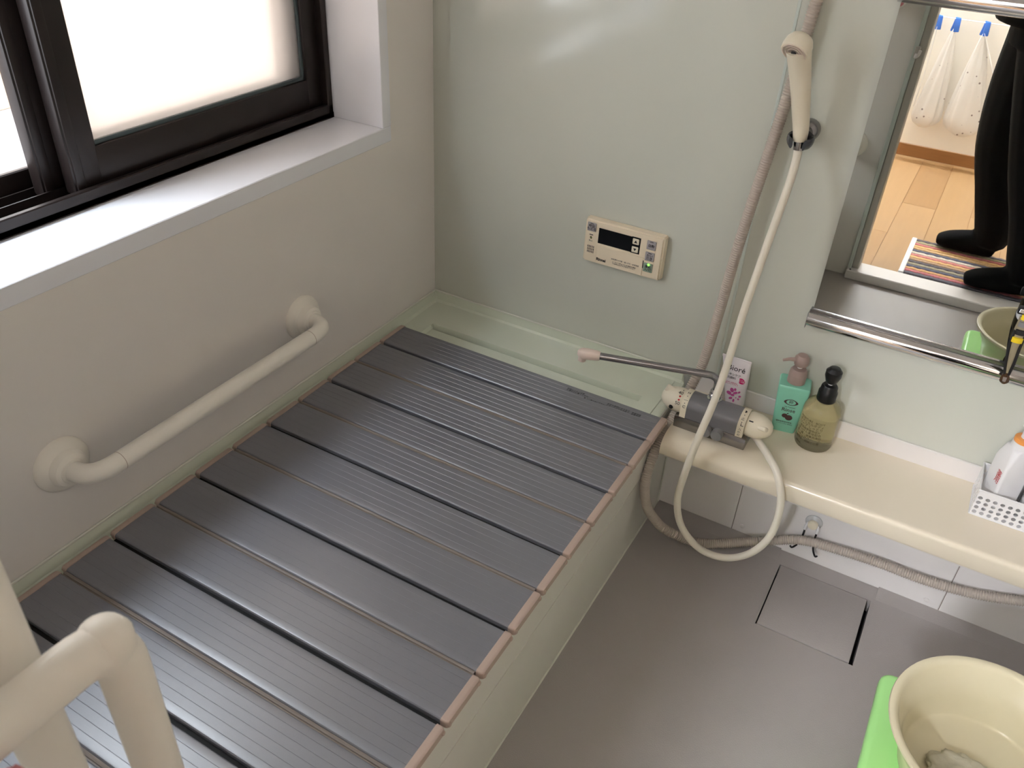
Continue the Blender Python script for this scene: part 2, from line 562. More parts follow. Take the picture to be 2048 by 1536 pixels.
# door frame and washroom
df = thing('door_1', 'pale grey doorway frame with white threshold, seen in the mirror', 'doorway', (1.2, FY, 0.0), kind='structure')
B().box(0.852, 0.866, FY - 0.075, FY + 0.012, 0.035, 2.085, 0.002, 1).build('jamb', M_SEAM, df)
B().box(0.866, 0.892, FY - 0.075, FY + 0.004, 0.035, 2.085, 0.003, 1).build('jamb', M_DOORF, df)
B().box(1.500, 1.545, FY - 0.075, FY + 0.006, 0.035, 2.085, 0.003, 1).build('jamb', M_DOORF, df)
B().box(0.852, 1.545, FY - 0.075, FY + 0.006, 2.04, 2.085, 0.003, 1).build('lintel', M_DOORF, df)
B().box(0.852, 1.545, FY - 0.065, FY + 0.035, 0.0, 0.036, 0.003, 1).build('threshold', M_STRIP, df)
B().lathe([(0.0, 0.002), (0.0035, 0.0018), (0.004, 0)], frame((0.866, FY + 0.025, 0.036), (1, 0, 0), (0, 1, 0)), 14).build('screw', M_INK, df)

WF = 0.03
fw = thing('floor_washroom', 'warm wooden plank floor of the washroom, seen in the mirror', 'floor', (1.2, -2.4, WF), kind='structure')
tones = [(164, 128, 88), (168, 133, 93), (160, 124, 85), (171, 136, 97)]
pm = [mat('plank_%d' % i, t, 0.3, var=0.06, vscale=6, stretch=(10, 1, 1), coat=0.15) for i, t in enumerate(tones)]
k = 0
for i in range(14):
    x0 = 0.20 + i * 0.145
    ys = (-1.66, -2.45, -3.165) if i % 2 else (-1.66, -2.05, -3.165)
    for a, b_ in zip(ys[:-1], ys[1:]):
        B().box(x0 + 0.0008, x0 + 0.1442, b_ + 0.0008, a - 0.0008, WF - 0.012, WF).build('plank', pm[(k * 7 + i) % 4], fw, smooth=False)
        k += 1
B().box(0.18, 2.24, -3.18, -1.66, WF - 0.05, WF - 0.004).build('underlay', M_BASE, fw, smooth=False)
tag(B().box(0.16, 2.26, -3.20, -3.165, 0.0, 2.35).build('wall_washroom_back', M_WASHW, smooth=False), 'cream washroom wall facing the bathroom, seen in the mirror', 'wall', kind='structure')
tag(B().box(0.16, 0.20, -3.165, FY - 0.06, 0.0, 2.35).build('wall_washroom_left', M_WASHW, smooth=False), 'cream washroom side wall on the window side', 'wall', kind='structure')
tag(B().box(2.23, 2.26, -3.165, FY - 0.06, 0.0, 2.35).build('wall_washroom_right', M_WASHW, smooth=False), 'cream washroom side wall on the far right', 'wall', kind='structure')
tag(B().box(1.62, 2.26, FY - 0.06, FY - 0.02, 0.0, 2.35).build('wall_washroom_front', M_WASHW, smooth=False), 'cream washroom wall beside the bathroom door', 'wall', kind='structure')
tag(B().box(0.16, 2.26, -3.20, FY - 0.02, 2.30, 2.34).build('ceiling_washroom', M_WASHW, smooth=False), 'cream washroom ceiling', 'ceiling', kind='structure')
tag(B().box(0.2, 2.23, -3.165, -3.155, WF, WF + 0.062, 0.002, 1).build('baseboard_washroom', M_BASE, smooth=False), 'brown wooden baseboard of the washroom wall', 'baseboard', kind='structure')

# ================================================================== LARGE FIXTURES
# ---- bathtub
tub = thing('bathtub', 'pale mint bathtub with cream apron under the grey slatted lid', 'bathtub', (0.36, -0.8, 0.0))
RZ, RC = 0.342, 0.333
xs = [0.001, 0.006, 0.0115, 0.057, 0.0585, 0.0695, 0.0735, 0.647, 0.651, 0.6915, 0.693, 0.706, 0.713, 0.716]
zx = [ZW, RZ + 0.006, RZ, RZ, None, None, None, None, None, None, RZ, RZ, RZ - 0.003, RZ - 0.012]
ys_ = [-0.001, -0.004, -0.009, -0.1115, -0.1125, -0.1195, -0.1210, -0.19]
def rimz(i, j):
    x, y = xs[i], ys_[j]
    # height from the left/right profile
    if i == 0 or j == 0:
        return ZW
    if i == 1 or j == 1:
        return RZ + 0.006
    if i >= 12:
        return zx[i]
    if j <= 3:
        return RZ + (0.0018 if 4 <= i <= 9 else 0)
    # recess rows
    if 6 <= i <= 7:
        return RC - (0.013 if j in (4, 5) else 0.0)
    return RZ + (0.0018 if 4 <= i <= 9 else 0) if i not in (6, 7) else RC
rb = B()
vs, fs = [], []
NX, NY = len(xs), len(ys_)
ysr = ys_ + [-1.575, -1.597]
for j in range(len(ysr)):
    for i in range(NX):
        jj = min(j, NY - 1)
        if j == len(ysr) - 1:
            z = ZW - 0.02 if i < 12 else zx[i]
        else:
            z = rimz(i, jj)
        if i >= 12 and j <= 1:
            z = zx[i] if i == 13 else RZ
        vs.append((xs[i], ysr[j], z))
for j in range(len(ysr) - 1):
    for i in range(NX - 1):
        fs.append((j * NX + i, j * NX + i + 1, (j + 1) * NX + i + 1, (j + 1) * NX + i))
rb.add(vs, fs)
rb.build('rim', M_TUB, tub, smooth=True, angle=25)
bs = B()
for (a, b_, c, d, e, f_) in ((0.0, 0.74, -1.597, -0.001, 0.0, 0.03),):
    bs.box(0.02, 0.70, c + 0.01, d - 0.01, 0.0, 0.03)
bs.build('basin_floor', M_TUB, tub, smooth=False)
ap = B()
ap.box(0.698, 0.715, FY, -0.0465, 0.2105, 0.338, 0.0004, 1)
ap.build('apron_panel', M_APRON, tub, smooth=False)
B().box(0.698, 0.715, FY, -0.0465, 0.0, 0.2075, 0.0004, 1).build('apron_panel', M_APRON, tub, smooth=False)
B().box(0.690, 0.7065, FY, -0.0465, 0.02, 0.33).build('apron_backing', M_DARK, tub, smooth=False)
cb = B()
cb.tube([(0.716, FY, 0.0005), (0.716, -0.0465, 0.0005)], 0.0025, 8)
cb.tube([(0.716, -0.0465, 0.0), (0.716, -0.0465, 0.29)], 0.0022, 8)
cb.build('caulk_line', M_CAULK, tub)
cb = B()
cb.tube([(0.0028, FY + 0.003, ZW), (0.0028, -0.0028, ZW)], 0.0024, 8)
cb.tube([(0.0028, -0.0028, ZW), (0.716, -0.0028, ZW)], 0.0024, 8)
cb.build('caulk_line', M_CAULK, tub)
text('ご使用の際の注意', 0.007, frame((0.655, -0.0022, 0.358), (1, 0, 0), (0, 0.1, 1)), M_INKG, tub, 'printed_note')

# ---- lid of fourteen slats
lid = thing('bathtub_cover', 'grey folding bathtub lid of ribbed slats with beige end caps', 'bathtub cover', (0.375, -0.86, RZ))
PITCH, LY0, LZ0, LZ1 = 0.0975, -0.182, RZ + 0.0005, 0.358
LX0, LX1 = 0.021, 0.738
def slat_profile(w):
    """(y,z) closed outline of one slat, y from 0 (far) to -w (near)"""
    t = LZ1 - LZ0
    r = 0.0045
    top = []
    for k in range(4):
        a = PI / 2 * k / 3
        top.append((-r + r * math.cos(a), t - r + r * math.sin(a)))
    ng = 5
    for g in range(ng):
        yc = -w * (g + 1) / (ng + 1)
        top += [(yc + 0.0004, t), (yc, t - 0.00035), (yc - 0.0004, t)]
    for k in range(4):
        a = PI / 2 + PI / 2 * k / 3
        top.append((-w + r + r * math.cos(a), t - r + r * math.sin(a)))
    return top + [(-w, 0.002), (-w + 0.002, 0), (-0.002, 0), (0, 0.002)]
def slat_mesh(w):
    b = B()
    pr = slat_profile(w)
    b.loft([[(LX0 + 0.012, y, z) for y, z in pr], [(LX1 - 0.013, y, z) for y, z in pr]])
    return b
def cap_mesh(w, side):
    b = B()
    x0, x1 = (LX0, LX0 + 0.012) if side == 0 else (LX1 - 0.013, LX1)
    pts = []
    rings = []
    t = LZ1 - LZ0
    for i, (xx, s) in enumerate(((0, 0.78), (0.15, 0.93), (0.35, 1.0), (1, 1.0))):
        x = x0 + (x1 - x0) * xx if side == 0 else x1 - (x1 - x0) * xx
        hw = w / 2 + 0.0012 - (1 - s) * 0.010
        ht = (t + 0.0016) / 2 - (1 - s) * 0.006
        ring = []
        rr = 0.004
        for cx, cz, a0 in ((hw - rr, ht - rr, 0), (-hw + rr, ht - rr, 90), (-hw + rr, -ht + rr, 180), (hw - rr, -ht + rr, 270)):
            for k in range(4):
                a = math.radians(a0 + 30 * k)
                ring.append((x, -w / 2 + cx + rr * math.cos(a), t / 2 + 0.0008 + cz + rr * math.sin(a)))
        rings.append(ring)
    b.loft(rings)
    # the two small knuckles at the ends of a cap
    xe = x1 if side else x0
    sgn = 1 if side else -1
    for yy in (-0.004, -w + 0.004):
        b.lathe([(0.0042, -0.001), (0.0042, 0.001), (0.003, 0.0022), (0, 0.0024)], frame((xe, yy, t * 0.5), (0, 1, 0), (0, 0, sgn)), 10)
    return b
W_A = PITCH - 0.0084
protos = {}
for i in range(14):
    gap_dark = (i % 2 == 0)
    yo = LY0 - i * PITCH
    if i == 0:
        sl = slat_mesh(W_A).build('slat', M_SLAT, None, angle=20)
        c0 = cap_mesh(W_A, 0).build('end_cap', M_CAP)
        c1 = cap_mesh(W_A, 1).build('end_cap', M_CAP)
        protos = (sl, c0, c1)
    else:
        sl, c0, c1 = [p.copy() for p in protos]
        for p in (sl, c0, c1):
            p.parent = None
            p.matrix_parent_inverse = Matrix.Identity(4)
            COL.objects.link(p)
    sl.location = (0, yo, LZ0)
    setpar(sl, lid)
    for c in (c0, c1):
        c.location = (0, 0, 0)
        c.parent = sl
        c.matrix_parent_inverse = Matrix.Identity(4)
    if i < 13:
        ye = yo - W_A
        h = B()
        if gap_dark:
            h.box(LX0 + 0.013, LX1 - 0.014, ye - 0.0100, ye + 0.002, LZ0 + 0.001, LZ0 + 0.006)
            h.build('hinge', M_DARK, lid, smooth=False)
        else:
            h.box(LX0 + 0.013, LX1 - 0.014, ye - 0.0090, ye + 0.002, LZ0 + 0.001, LZ0 + 0.0120)
            h.tube([(LX0 + 0.013, ye - 0.0036, LZ0 + 0.0116), (LX1 - 0.014, ye - 0.0036, LZ0 + 0.0116)], (0.0032), 8)
            h.build('hinge', M_HINGE, lid, smooth=True)
first = [c for c in lid.children if c.name.startswith('slat')][0]
def lidtext(body, x, y, size, al='LEFT'):
    return text(body, size, frame((x, y, LZ1 + 0.0002), (1, 0, 0), (0, 1, 0)), M_INKG, lid, 'printed_note', al, 0.0001)
lidtext('取扱い上のご注意\nお湯の上に置くときは', 0.500, -0.201, 0.0055)
lidtext('■ 上に乗らないで下さい', 0.548, -0.211, 0.0050)
lidtext('変形の原因になります\nお手入れは中性洗剤で', 0.602, -0.205, 0.0055)
lidtext('家庭用品\n品質表示', 0.662, -0.206, 0.0055)

# ---- counter
ct = thing('counter', 'long cream counter shelf with rounded front edge under the mirror', 'counter', (1.17, -0.11, 0.29))
CZ = 0.336
def cprof(x):
    t = max(0.0, min(1.0, (x - 0.93) / 0.09))
    t = t * t * (3 - 2 * t)
    r = 0.040 * (1 - t) + 0.011 * t
    rz = 0.024 * (1 - t) + 0.011 * t
    pr = [(-0.001, 0.300), (-0.001, CZ)]
    for k in range(9):
        a = PI / 2 * k / 8
        pr.append((-0.222 + r - r * math.sin(a), CZ - rz + rz * math.cos(a)))
    pr += [(-0.2225, 0.297), (-0.220, 0.291), (-0.214, 0.290), (-0.205, 0.290), (-0.205, 0.300)]
    return [(x, y, z) for y, z in pr]
cxs = [0.744, 0.746] + [0.76 + 0.02 * k for k in range(15)] + [1.1, 1.35, 1.598]
cb = B()
cb.loft([cprof(x) for x in cxs])
cb.build('top', M_COUNTER, ct, angle=50)
B().box(0.744, 1.598, -0.2215, -0.2195, 0.2965, 0.2972).build('edge_groove', M_HINGE, ct, smooth=False)
B().box(0.75, 1.598, -0.20, -0.046, 0.272, 0.300).build('underside', M_STRIP, ct, smooth=False)
B().box(0.744, 1.598, -0.0065, 0.0, CZ - 0.001, 0.379, 0.0015, 1).build('splash_strip', M_STRIP, ct, smooth=False)

# ---- mirror
mi = thing('wall_mirror', 'large wall mirror between two chrome rails above the counter', 'mirror', (1.26, -0.006, 0.60))
B().box(0.950, 1.560, -0.0055, -0.0005, 0.60, 1.232).build('backing', M_INKG, mi, smooth=False)
B().box(0.950, 1.560, -0.0095, -0.0056, 0.618, 1.215).build('glass', M_MIRROR, mi, smooth=False)
def halfrail(z, h):
    prof = []
    for k in range(15):
        a = -PI / 2 + PI * k / 14
        prof.append((-0.004 - 0.021 * math.cos(a), z + h / 2 * math.sin(a)))
    prof += [(0.0, z + h / 2), (0.0, z - h / 2)]
    b = B()
    b.loft([[(0.944, y, zz) for y, zz in prof], [(1.566, y, zz) for y, zz in prof]])
    return b
halfrail(0.600, 0.036).build('rail', M_CHROME, mi)
B().box(0.945, 1.565, -0.014, 0.0, 0.616, 0.6235, 0.001, 1).build('rail_lip', M_CHROMED, mi)
halfrail(1.226, 0.036).build('rail', M_CHROME, mi)
B().box(0.9435, 0.9445, -0.024, 0.0, 0.583, 0.617).build('rail_end_cap', M_RGREY, mi, smooth=False)

# ---- drain cover
dcv = tag(B().box(1.0485, 1.2460, -0.2965, -0.0965, -0.006, 0.0015, 0.0016, 2).build('drain_cover', M_FLOOR), 'square grey drain cover set into the floor', 'drain cover')

# ================================================================== GRAB BARS
def rail_thing(label, loc, path, r, ends):
    t = thing('grab_bar', label, 'grab bar', loc)
    B().tube(path, r, 18).build('bar', M_RAIL, t)
    for M in ends:
        B().lathe([(0.0485, 0.0), (0.0485, 0.004), (0.046, 0.009), (0.040, 0.0125), (0.036, 0.014), (0.033, 0.016), (0.0315, 0.024),
                   (0.029, 0.029), (0.0225, 0.0315), (0.0215, 0.033), (0.0165, 0.034)], M, 36).build('flange', M_RAIL, t)
    return t
def arc(c, a, b, n=8):
    """quarter bend from point a to b about corner c"""
    a, b, c = Vector(a), Vector(b), Vector(c)
    return [(1 - t) ** 2 * a + 2 * t * (1 - t) * c + t * t * b for t in [k / n for k in range(n + 1)]]
RXO, RZO = 0.073, 0.529
p = [(0.02, -0.503, RZO)] + arc((RXO, -0.503, RZO), (0.034, -0.503, RZO), (RXO, -0.552, RZO)) + arc((RXO, -1.083, RZO), (RXO, -1.032, RZO), (0.034, -1.083, RZO)) + [(0.02, -1.083, RZO)]
g1 = rail_thing('cream grab bar on the wall below the window', (0.0, -0.79, RZO), p, 0.0168,
                [frame((0, -0.503, RZO), (0, 1, 0), (0, 0, 1)), frame((0, -1.083, RZO), (0, 1, 0), (0, 0, 1))])
for yy in (-0.560, -1.026):
    B().tube([(RXO, yy - 0.0005, RZO), (RXO, yy + 0.0005, RZO)], 0.01690, 18).build('joint_ring', M_CAP, g1)
# tall post rail on the front wall
PX, PY = 0.697, -1.505
p = [(PX, FY + 0.02, 1.50)] + arc((PX, PY, 1.50), (PX, FY + 0.05, 1.50), (PX, PY, 1.455)) + arc((PX, PY, 0.55), (PX, PY, 0.595), (PX, FY + 0.05, 0.55)) + [(PX, FY + 0.02, 0.55)]
rail_thing('blurred upright cream grab bar at the lower left corner, behind the bent one', (PX, FY, 0.55), p, 0.0185,
           [frame((PX, FY, 1.50), (1, 0, 0), (0, 0, -1)), frame((PX, FY, 0.55), (1, 0, 0), (0, 0, -1))])
EX, EY, EZ = 0.749, -1.462, 0.999
p = [(EX, FY + 0.02, EZ)] + arc((EX, EY, EZ), (EX, EY - 0.032, EZ), (EX, EY, EZ - 0.032)) + arc((EX, EY, 0.50), (EX, EY, 0.545), (EX, EY - 0.045, 0.50)) + [(EX, FY + 0.02, 0.50)]
g3 = rail_thing('blurred cream grab bar bent downward at the bottom left, nearest of the rails', (EX, FY, 0.50), p, 0.0168,
           [frame((EX, FY, EZ), (1, 0, 0), (0, 0, -1)), frame((EX, FY, 0.50), (1, 0, 0), (0, 0, -1))])
B().lathe([(0.0, -0.0195), (0.008, -0.0178), (0.0145, -0.0125), (0.0182, -0.005), (0.0182, 0.006), (0.0145, 0.0135), (0.008, 0.0178), (0.0, 0.0195)],
          frame((EX, EY - 0.006, EZ - 0.004), (1, 0, 0), (0, 1, 0)), 20).build('elbow_joint', M_RAIL, g3)

# ================================================================== WALL REMOTE
rm = thing('heater_remote', 'cream water heater remote with black display on the mint wall', 'remote control', (0.52, 0.0, 0.588))
RX0, RX1, RZ0, RZ1 = 0.424, 0.619, 0.588, 0.696
bmr = bmesh.new()
bmesh.ops.create_cube(bmr, size=1)
for q in bmr.verts:
    f = q.co.y < 0
    sx = (RX1 - RX0) * (0.965 if f else 1.0)
    sz = (RZ1 - RZ0) * (0.95 if f else 1.0)
    q.co = ((RX0 + RX1) / 2 + q.co.x * sx, -0.010 + q.co.y * 0.020, (RZ0 + RZ1) / 2 + q.co.z * sz)
bmesh.ops.bevel(bmr, geom=list(bmr.edges), offset=0.0035, segments=3, affect='EDGES')
B().addbm(bmr).build('casing', M_REMOTE, rm)
RY = -0.0202
def rbox(x0, x1, z0, z1, m, name, th=0.0012, bev=0.0006):
    return B().box(x0, x1, RY - th, RY + 0.001, z0, z1, bev, 1).build(name, m, rm)
def rtext(body, x, z, size, m=M_INKG, y=RY - 0.0003, par=None, al='CENTER', **k):
    return text(body, size, frame((x, y, z), (1, 0, 0), (0, 0, 1)), m, par or rm, 'lettering', al, 0.0001, **k)
rbox(0.4605, 0.556, 0.6415, 0.6785, M_SCREEN, 'display', 0.0006)
bz = rbox(0.5405, 0.5620, 0.6405, 0.6795, M_BLACK, 'arrow_field', 0.0004)
for z, up in ((0.6695, 1), (0.6505, -1)):
    bt = B().box(0.5435, 0.5590, RY - 0.0020, RY, z - 0.0068, z + 0.0068, 0.0014, 2).build('arrow_button', M_LABEL, rm)
    tri = B()
    P3 = [(0.5475, z - 0.003 * up), (0.5550, z - 0.003 * up), (0.55125, z + 0.0035 * up)]
    tri.loft([[(x, RY - 0.00205, zz) for x, zz in P3], [(x, RY - 0.0023, zz) for x, zz in P3]])
    tri.build('arrow', M_INK, bt, smooth=False)
def btn(x, z, m, txt, led=None):
    b = B().box(x - 0.0105, x + 0.0105, RY - 0.0016, RY, z - 0.0105, z + 0.0105, 0.0012, 2).build('button', m, rm)
    rtext(txt, x, z - 0.0014, 0.0076, M_INK, RY - 0.0017, b, space=0.9, bold=0.01)
    if led:
        led_ = B().lathe([(0, 0.0014), (0.0022, 0.001), (0.0030, 0)], frame((x + 0.001, RY - 0.0014, z + 0.0075), (1, 0, 0), (0, 0, 1)), 14)
        led_.build('lamp', led, b)
    else:
        B().box(x - 0.004, x + 0.004, RY - 0.0019, RY - 0.001, z + 0.0072, z + 0.0085).build('lamp', M_INK, b, smooth=False)
btn(0.4430, 0.6765, M_BTN, '呼出\nもどる')
btn(0.5880, 0.6700, M_BTN, '自動')
btn(0.5875, 0.6430, M_BTN, 'おい\nだき')
btn(0.5870, 0.6160, M_BTNG, '運転\n入/切', M_LED)
B().box(0.4385, 0.4475, RY - 0.0004, RY, 0.6565, 0.6582).build('mark_bar', M_INK, rm, smooth=False)
disc(frame((0.4430, RY - 0.0001, 0.6505), (1, 0, 0.35), (-0.35, 0, 1)), 0.0024, 0.0034).build('leaf_mark', mat('print_olive', (92, 96, 52), 0.5, var=0.05), rm, smooth=False)
rtext('Eco', 0.4430, 0.6430, 0.0058)
for i in range(5):
    for j in range(3):
        x, z = 0.4365 + i * 0.0036, 0.6285 - j * 0.0063
        B().box(x, x + 0.0015, RY - 0.0004, RY + 0.0002, z - 0.0024, z + 0.0024).build('speaker_slot', M_INKG, rm, smooth=False)
B().box(0.4600, 0.5745, RY - 0.0012, RY, 0.5925, 0.6365, 0.001, 1).build('flap', M_REMOTE, rm)
rtext('Rinnai', 0.4735, 0.6030, 0.0096, M_INK, RY - 0.0014, bold=0.035)
rtext('浴室優先の切替・追いだき・給湯温度', 0.532, 0.6130, 0.0040, M_INKG, RY - 0.0014)
rtext('⚠ やけど防止のため温度を確認\n入浴時は必ずかき混ぜて下さい', 0.530, 0.6045, 0.0040, M_INKG, RY - 0.0014)
B().box(0.5735, 0.5755, RY - 0.0016, RY, 0.612, 0.630, 0.0004, 1).build('flap_notch', M_INKG, rm)

# ================================================================== FAUCET
fa = thing('bath_faucet', 'grey and cream thermostat faucet with chrome base on the counter', 'faucet', (0.826, -0.134, CZ))
B().box(0.748, 0.909, -0.1685, -0.103, CZ, 0.3660, 0.002, 2).build('base', M_CHROMED, fa)
AY, AZ = -0.136, 0.386
def bodyprof(x, g=0.0):
    pr = [(-0.1665 - g, 0.3655), (-0.1675 - g, 0.391)]
    for k in range(13):
        a = PI * (1 - k / 12)
        pr.append((AY + (0.0315 + g) * math.cos(a), 0.3915 + (0.0215 + g) * math.sin(a)))
    pr += [(-0.1045 + g, 0.391), (-0.1045 + g, 0.3655)]
    return [(x, y, z) for y, z in pr]
B().loft([bodyprof(0.770), bodyprof(0.884)]).build('body', M_STEELGREY, fa, angle=40)
for a, b_ in ((0.7575, 0.7705), (0.8835, 0.8985)):
    B().loft([bodyprof(a, 0.0012), bodyprof(b_, 0.0012)]).build('scale_band', M_LABEL, fa, angle=40)
KN = [(0.0, 0.0), (0.0255, 0.0), (0.0275, 0.004), (0.0280, 0.012), (0.0270, 0.024), (0.0235, 0.036), (0.0175, 0.046), (0.010, 0.052), (0.0, 0.054)]
kl = B().lathe(KN[1:], frame((0.7570, AY, AZ), (0, 1, 0), (0, 0, -1)), 28)
klo = kl.build('temperature_dial', M_CREAM, fa)
kr = B().lathe(KN[1:], frame((0.8990, AY, AZ), (0, 1, 0), (0, 0, 1)), 28)
kro = kr.build('selector_dial', M_CREAM, fa)
B().obox(Matrix.Translation((0.723, AY - 0.004, AZ + 0.020)) @ Matrix.Rotation(0.35, 4, 'Y'), 0.026, 0.010, 0.018, 0.004, 3).build('grip', M_CREAM, klo)
B().obox(Matrix.Translation((0.928, AY - 0.017, AZ + 0.010)) @ Matrix.Rotation(-0.55, 4, 'X') @ Matrix.Rotation(-0.35, 4, 'Z'), 0.034, 0.016, 0.010, 0.004, 3).build('grip', M_CREAM, kro)
def bandpoint(x, t):
    """frame on the scale band outline; t from 0 (front, low) to 1 (top)"""
    a = PI * (1 - 0.5 * t)
    o = Vector((x, AY + 0.0330 * math.cos(a), 0.3915 + 0.0230 * math.sin(a)))
    n = Vector((0, math.cos(a) / 0.0330, math.sin(a) / 0.0230)).normalized()
    return frame(o, Vector((1, 0, 0)), n.cross(Vector((1, 0, 0))))
def dialpoint(x, r, ang):
    """frame on the dial surface; ang from the front (-y) upwards"""
    n = Vector((0, -math.cos(ang), math.sin(ang)))
    u = Vector((1, 0, 0))
    v = n.cross(u)
    o = Vector((x, AY, AZ)) + n * r
    return frame(o, u, v)
for ang, s in ((1.15, '40'), (0.28, '50')):
    text(s, 0.0112, dialpoint(0.7475, 0.0284, ang), M_INK, klo, 'lettering', 'CENTER', 0.0001)
for ang in (0.86, 0.58):
    disc(dialpoint(0.7485, 0.0281, ang), 0.0022, 0.0022, 12, 0.0005).build('dot', M_INKR, klo, smooth=False)
disc(dialpoint(0.7500, 0.0280, 1.48), 0.0011, 0.0011, 10, 0.0004).build('dot', M_INK, klo, smooth=False)
B().lathe([(0, 0.006), (0.004, 0.006), (0.005, 0.004), (0.005, 0)], dialpoint(0.735, 0.024, -0.25), 12).build('stop_button', M_INK, klo)
for ang, s in ((0.90, 'H'), (0.68, '・'), (0.48, '—'), (0.28, '・'), (0.08, 'C')):
    M = bandpoint(0.764, ang)
    text(s, 0.0092, M, M_INK, fa, 'lettering', 'CENTER', 0.0001)
B().obox(dialpoint(0.908, 0.0279, 0.80), 0.0090, 0.0024, 0.0012).build('pointer_mark', M_INK, kro, smooth=False)
for ang, s, z in ((0.92, '◗', 0.010), (0.70, '・', 0.010), (0.50, '止', 0.0078), (0.30, '・', 0.010), (0.10, '┗', 0.011)):
    text(s, z, bandpoint(0.891, ang), M_INK, fa, 'lettering', 'CENTER', 0.0001)
text('カラン', 0.0072, frame((0.891, -0.1692, 0.379), (0, 0, 1), (-1, 0, 0)), M_INK, fa, 'lettering', 'CENTER', 0.0001)
for x in (0.823, 0.848):
    B().lathe([(0.0125, 0), (0.0125, 0.013), (0.0112, 0.0152), (0.0, 0.0152)], frame((x, -0.167, 0.3575), (1, 0, 0), (0, 0, 1)), 24).build('check_valve_cap', M_RGREY, fa)
SPX, SPY = 0.8165, -0.126
col_ = B()
col_.lathe([(0.0165, 0), (0.0165, 0.003), (0.013, 0.005), (0.0135, 0.013), (0.0115, 0.015), (0.0125, 0.020), (0.0095, 0.026)], Matrix.Translation((SPX, SPY, 0.411)), 24)
col_.build('spout_collar', M_CHROME, fa)
TIP = Vector((0.568, -0.2060, 0.4750))
dr = (TIP - Vector((SPX, SPY, 0.4695))).normalized()
sp = [Vector((SPX, SPY, 0.43))] + arc((SPX, SPY, 0.4695), (SPX, SPY, 0.448), Vector((SPX, SPY, 0.4695)) + dr * 0.026, 8) + [TIP]
so = B().tube(sp, 0.0080, 16).build('spout', mat('spout_chrome', (146, 145, 148), 0.2, metal=0.85, var=0.03), fa)
tm = frame(TIP, dr, (0, 0, 1))
tb = B()
rings = []
for xx, hy, hz in ((-0.004, 0.0085, 0.0085), (0.004, 0.0105, 0.0100), (0.022, 0.0120, 0.0108), (0.036, 0.0115, 0.0100), (0.043, 0.0075, 0.0075), (0.0455, 0.003, 0.004)):
    ring = []
    for k in range(16):
        a = 2 * PI * k / 16
        ca, sa = math.cos(a), math.sin(a)
        ring.append(tm @ Vector((xx, math.copysign(abs(ca) ** 0.6, ca) * hz, math.copysign(abs(sa) ** 0.6, sa) * hy)))
    rings.append(ring)
tb.loft(rings)
nz = TIP + dr * 0.034
tb.lathe([(0.0080, -0.019), (0.0088, -0.018), (0.0090, -0.008), (0.0090, 0.0)], Matrix.Translation(nz), 20)
tb.build('spout_tip', M_TIP, so)

# ================================================================== SHOWER SET
sh = thing('shower_handset', 'cream shower handset hanging upright on the mint wall', 'shower head', (0.846, -0.058, 0.975))
hp = [Vector((0.8505, -0.058, 0.968)), Vector((0.8480, -0.060, 0.99)), Vector((0.8400, -0.067, 1.03)), Vector((0.8310, -0.077, 1.075)), Vector((0.8235, -0.088, 1.110)), Vector((0.820, -0.096, 1.130))]
B().tube(spline(hp, 5), [0.0125 + 0.0095 * (i / 25.0) for i in range(26)], 20).build('handle', M_CREAM, sh)
Hc = Vector((0.8175, -0.100, 1.134))
hd = Vector((-0.15, -0.72, -0.68)).normalized()
hm = frame(Hc, Vector((1, 0, 0)), Vector((0, 1, 0)).cross(hd).cross(hd) * -1)
zx_ = hd
xx_ = Vector((1, 0, -0.2)).cross(zx_).cross(zx_) * -1
hm = frame(Hc, xx_, zx_.cross(xx_))
B().lathe([(0.0, -0.022), (0.012, -0.0205), (0.020, -0.0155), (0.0245, -0.007), (0.0255, 0.004), (0.0245, 0.012), (0.023, 0.0135), (0.0, 0.0135)], hm, 30).build('head', M_CREAM, sh)
fc = B()
for r0 in (0.021, 0.016, 0.011):
    fc.lathe([(r0 - 0.0012, 0.0135), (r0 - 0.0012, 0.0146), (r0, 0.0146), (r0, 0.0135)], hm, 28)
fc.build('spray_ring', M_TIP, sh)
B().lathe([(0.0045, 0.0135), (0.0045, 0.015), (0.0, 0.015)], hm, 14).build('spray_hole', M_INKG, sh)

ho = thing('shower_holder', 'dark chrome wall holder gripping the shower handset', 'shower holder', (0.846, 0.0, 0.965))
B().lathe([(0.021, 0.0), (0.021, 0.008), (0.0185, 0.016), (0.011, 0.022), (0.010, 0.040), (0.0, 0.040)], frame((0.853, 0.0, 0.974), (1, 0, 0), (0, 0, 1)), 28).build('wall_mount', M_CHROMED, ho)
cl = B()
for s in (-1, 1):
    cl.tube(spline([(0.851 + s * 0.006, -0.036, 0.972), (0.851 + s * 0.0185, -0.046, 0.968), (0.851 + s * 0.0195, -0.060, 0.966), (0.851 + s * 0.0125, -0.074, 0.965)], 5), [(0.0105, 0.004)] * 16, 12)
cl.build('clip', mat('clip_dark', (92, 94, 100), 0.25, metal=0.7, var=0.04), ho)

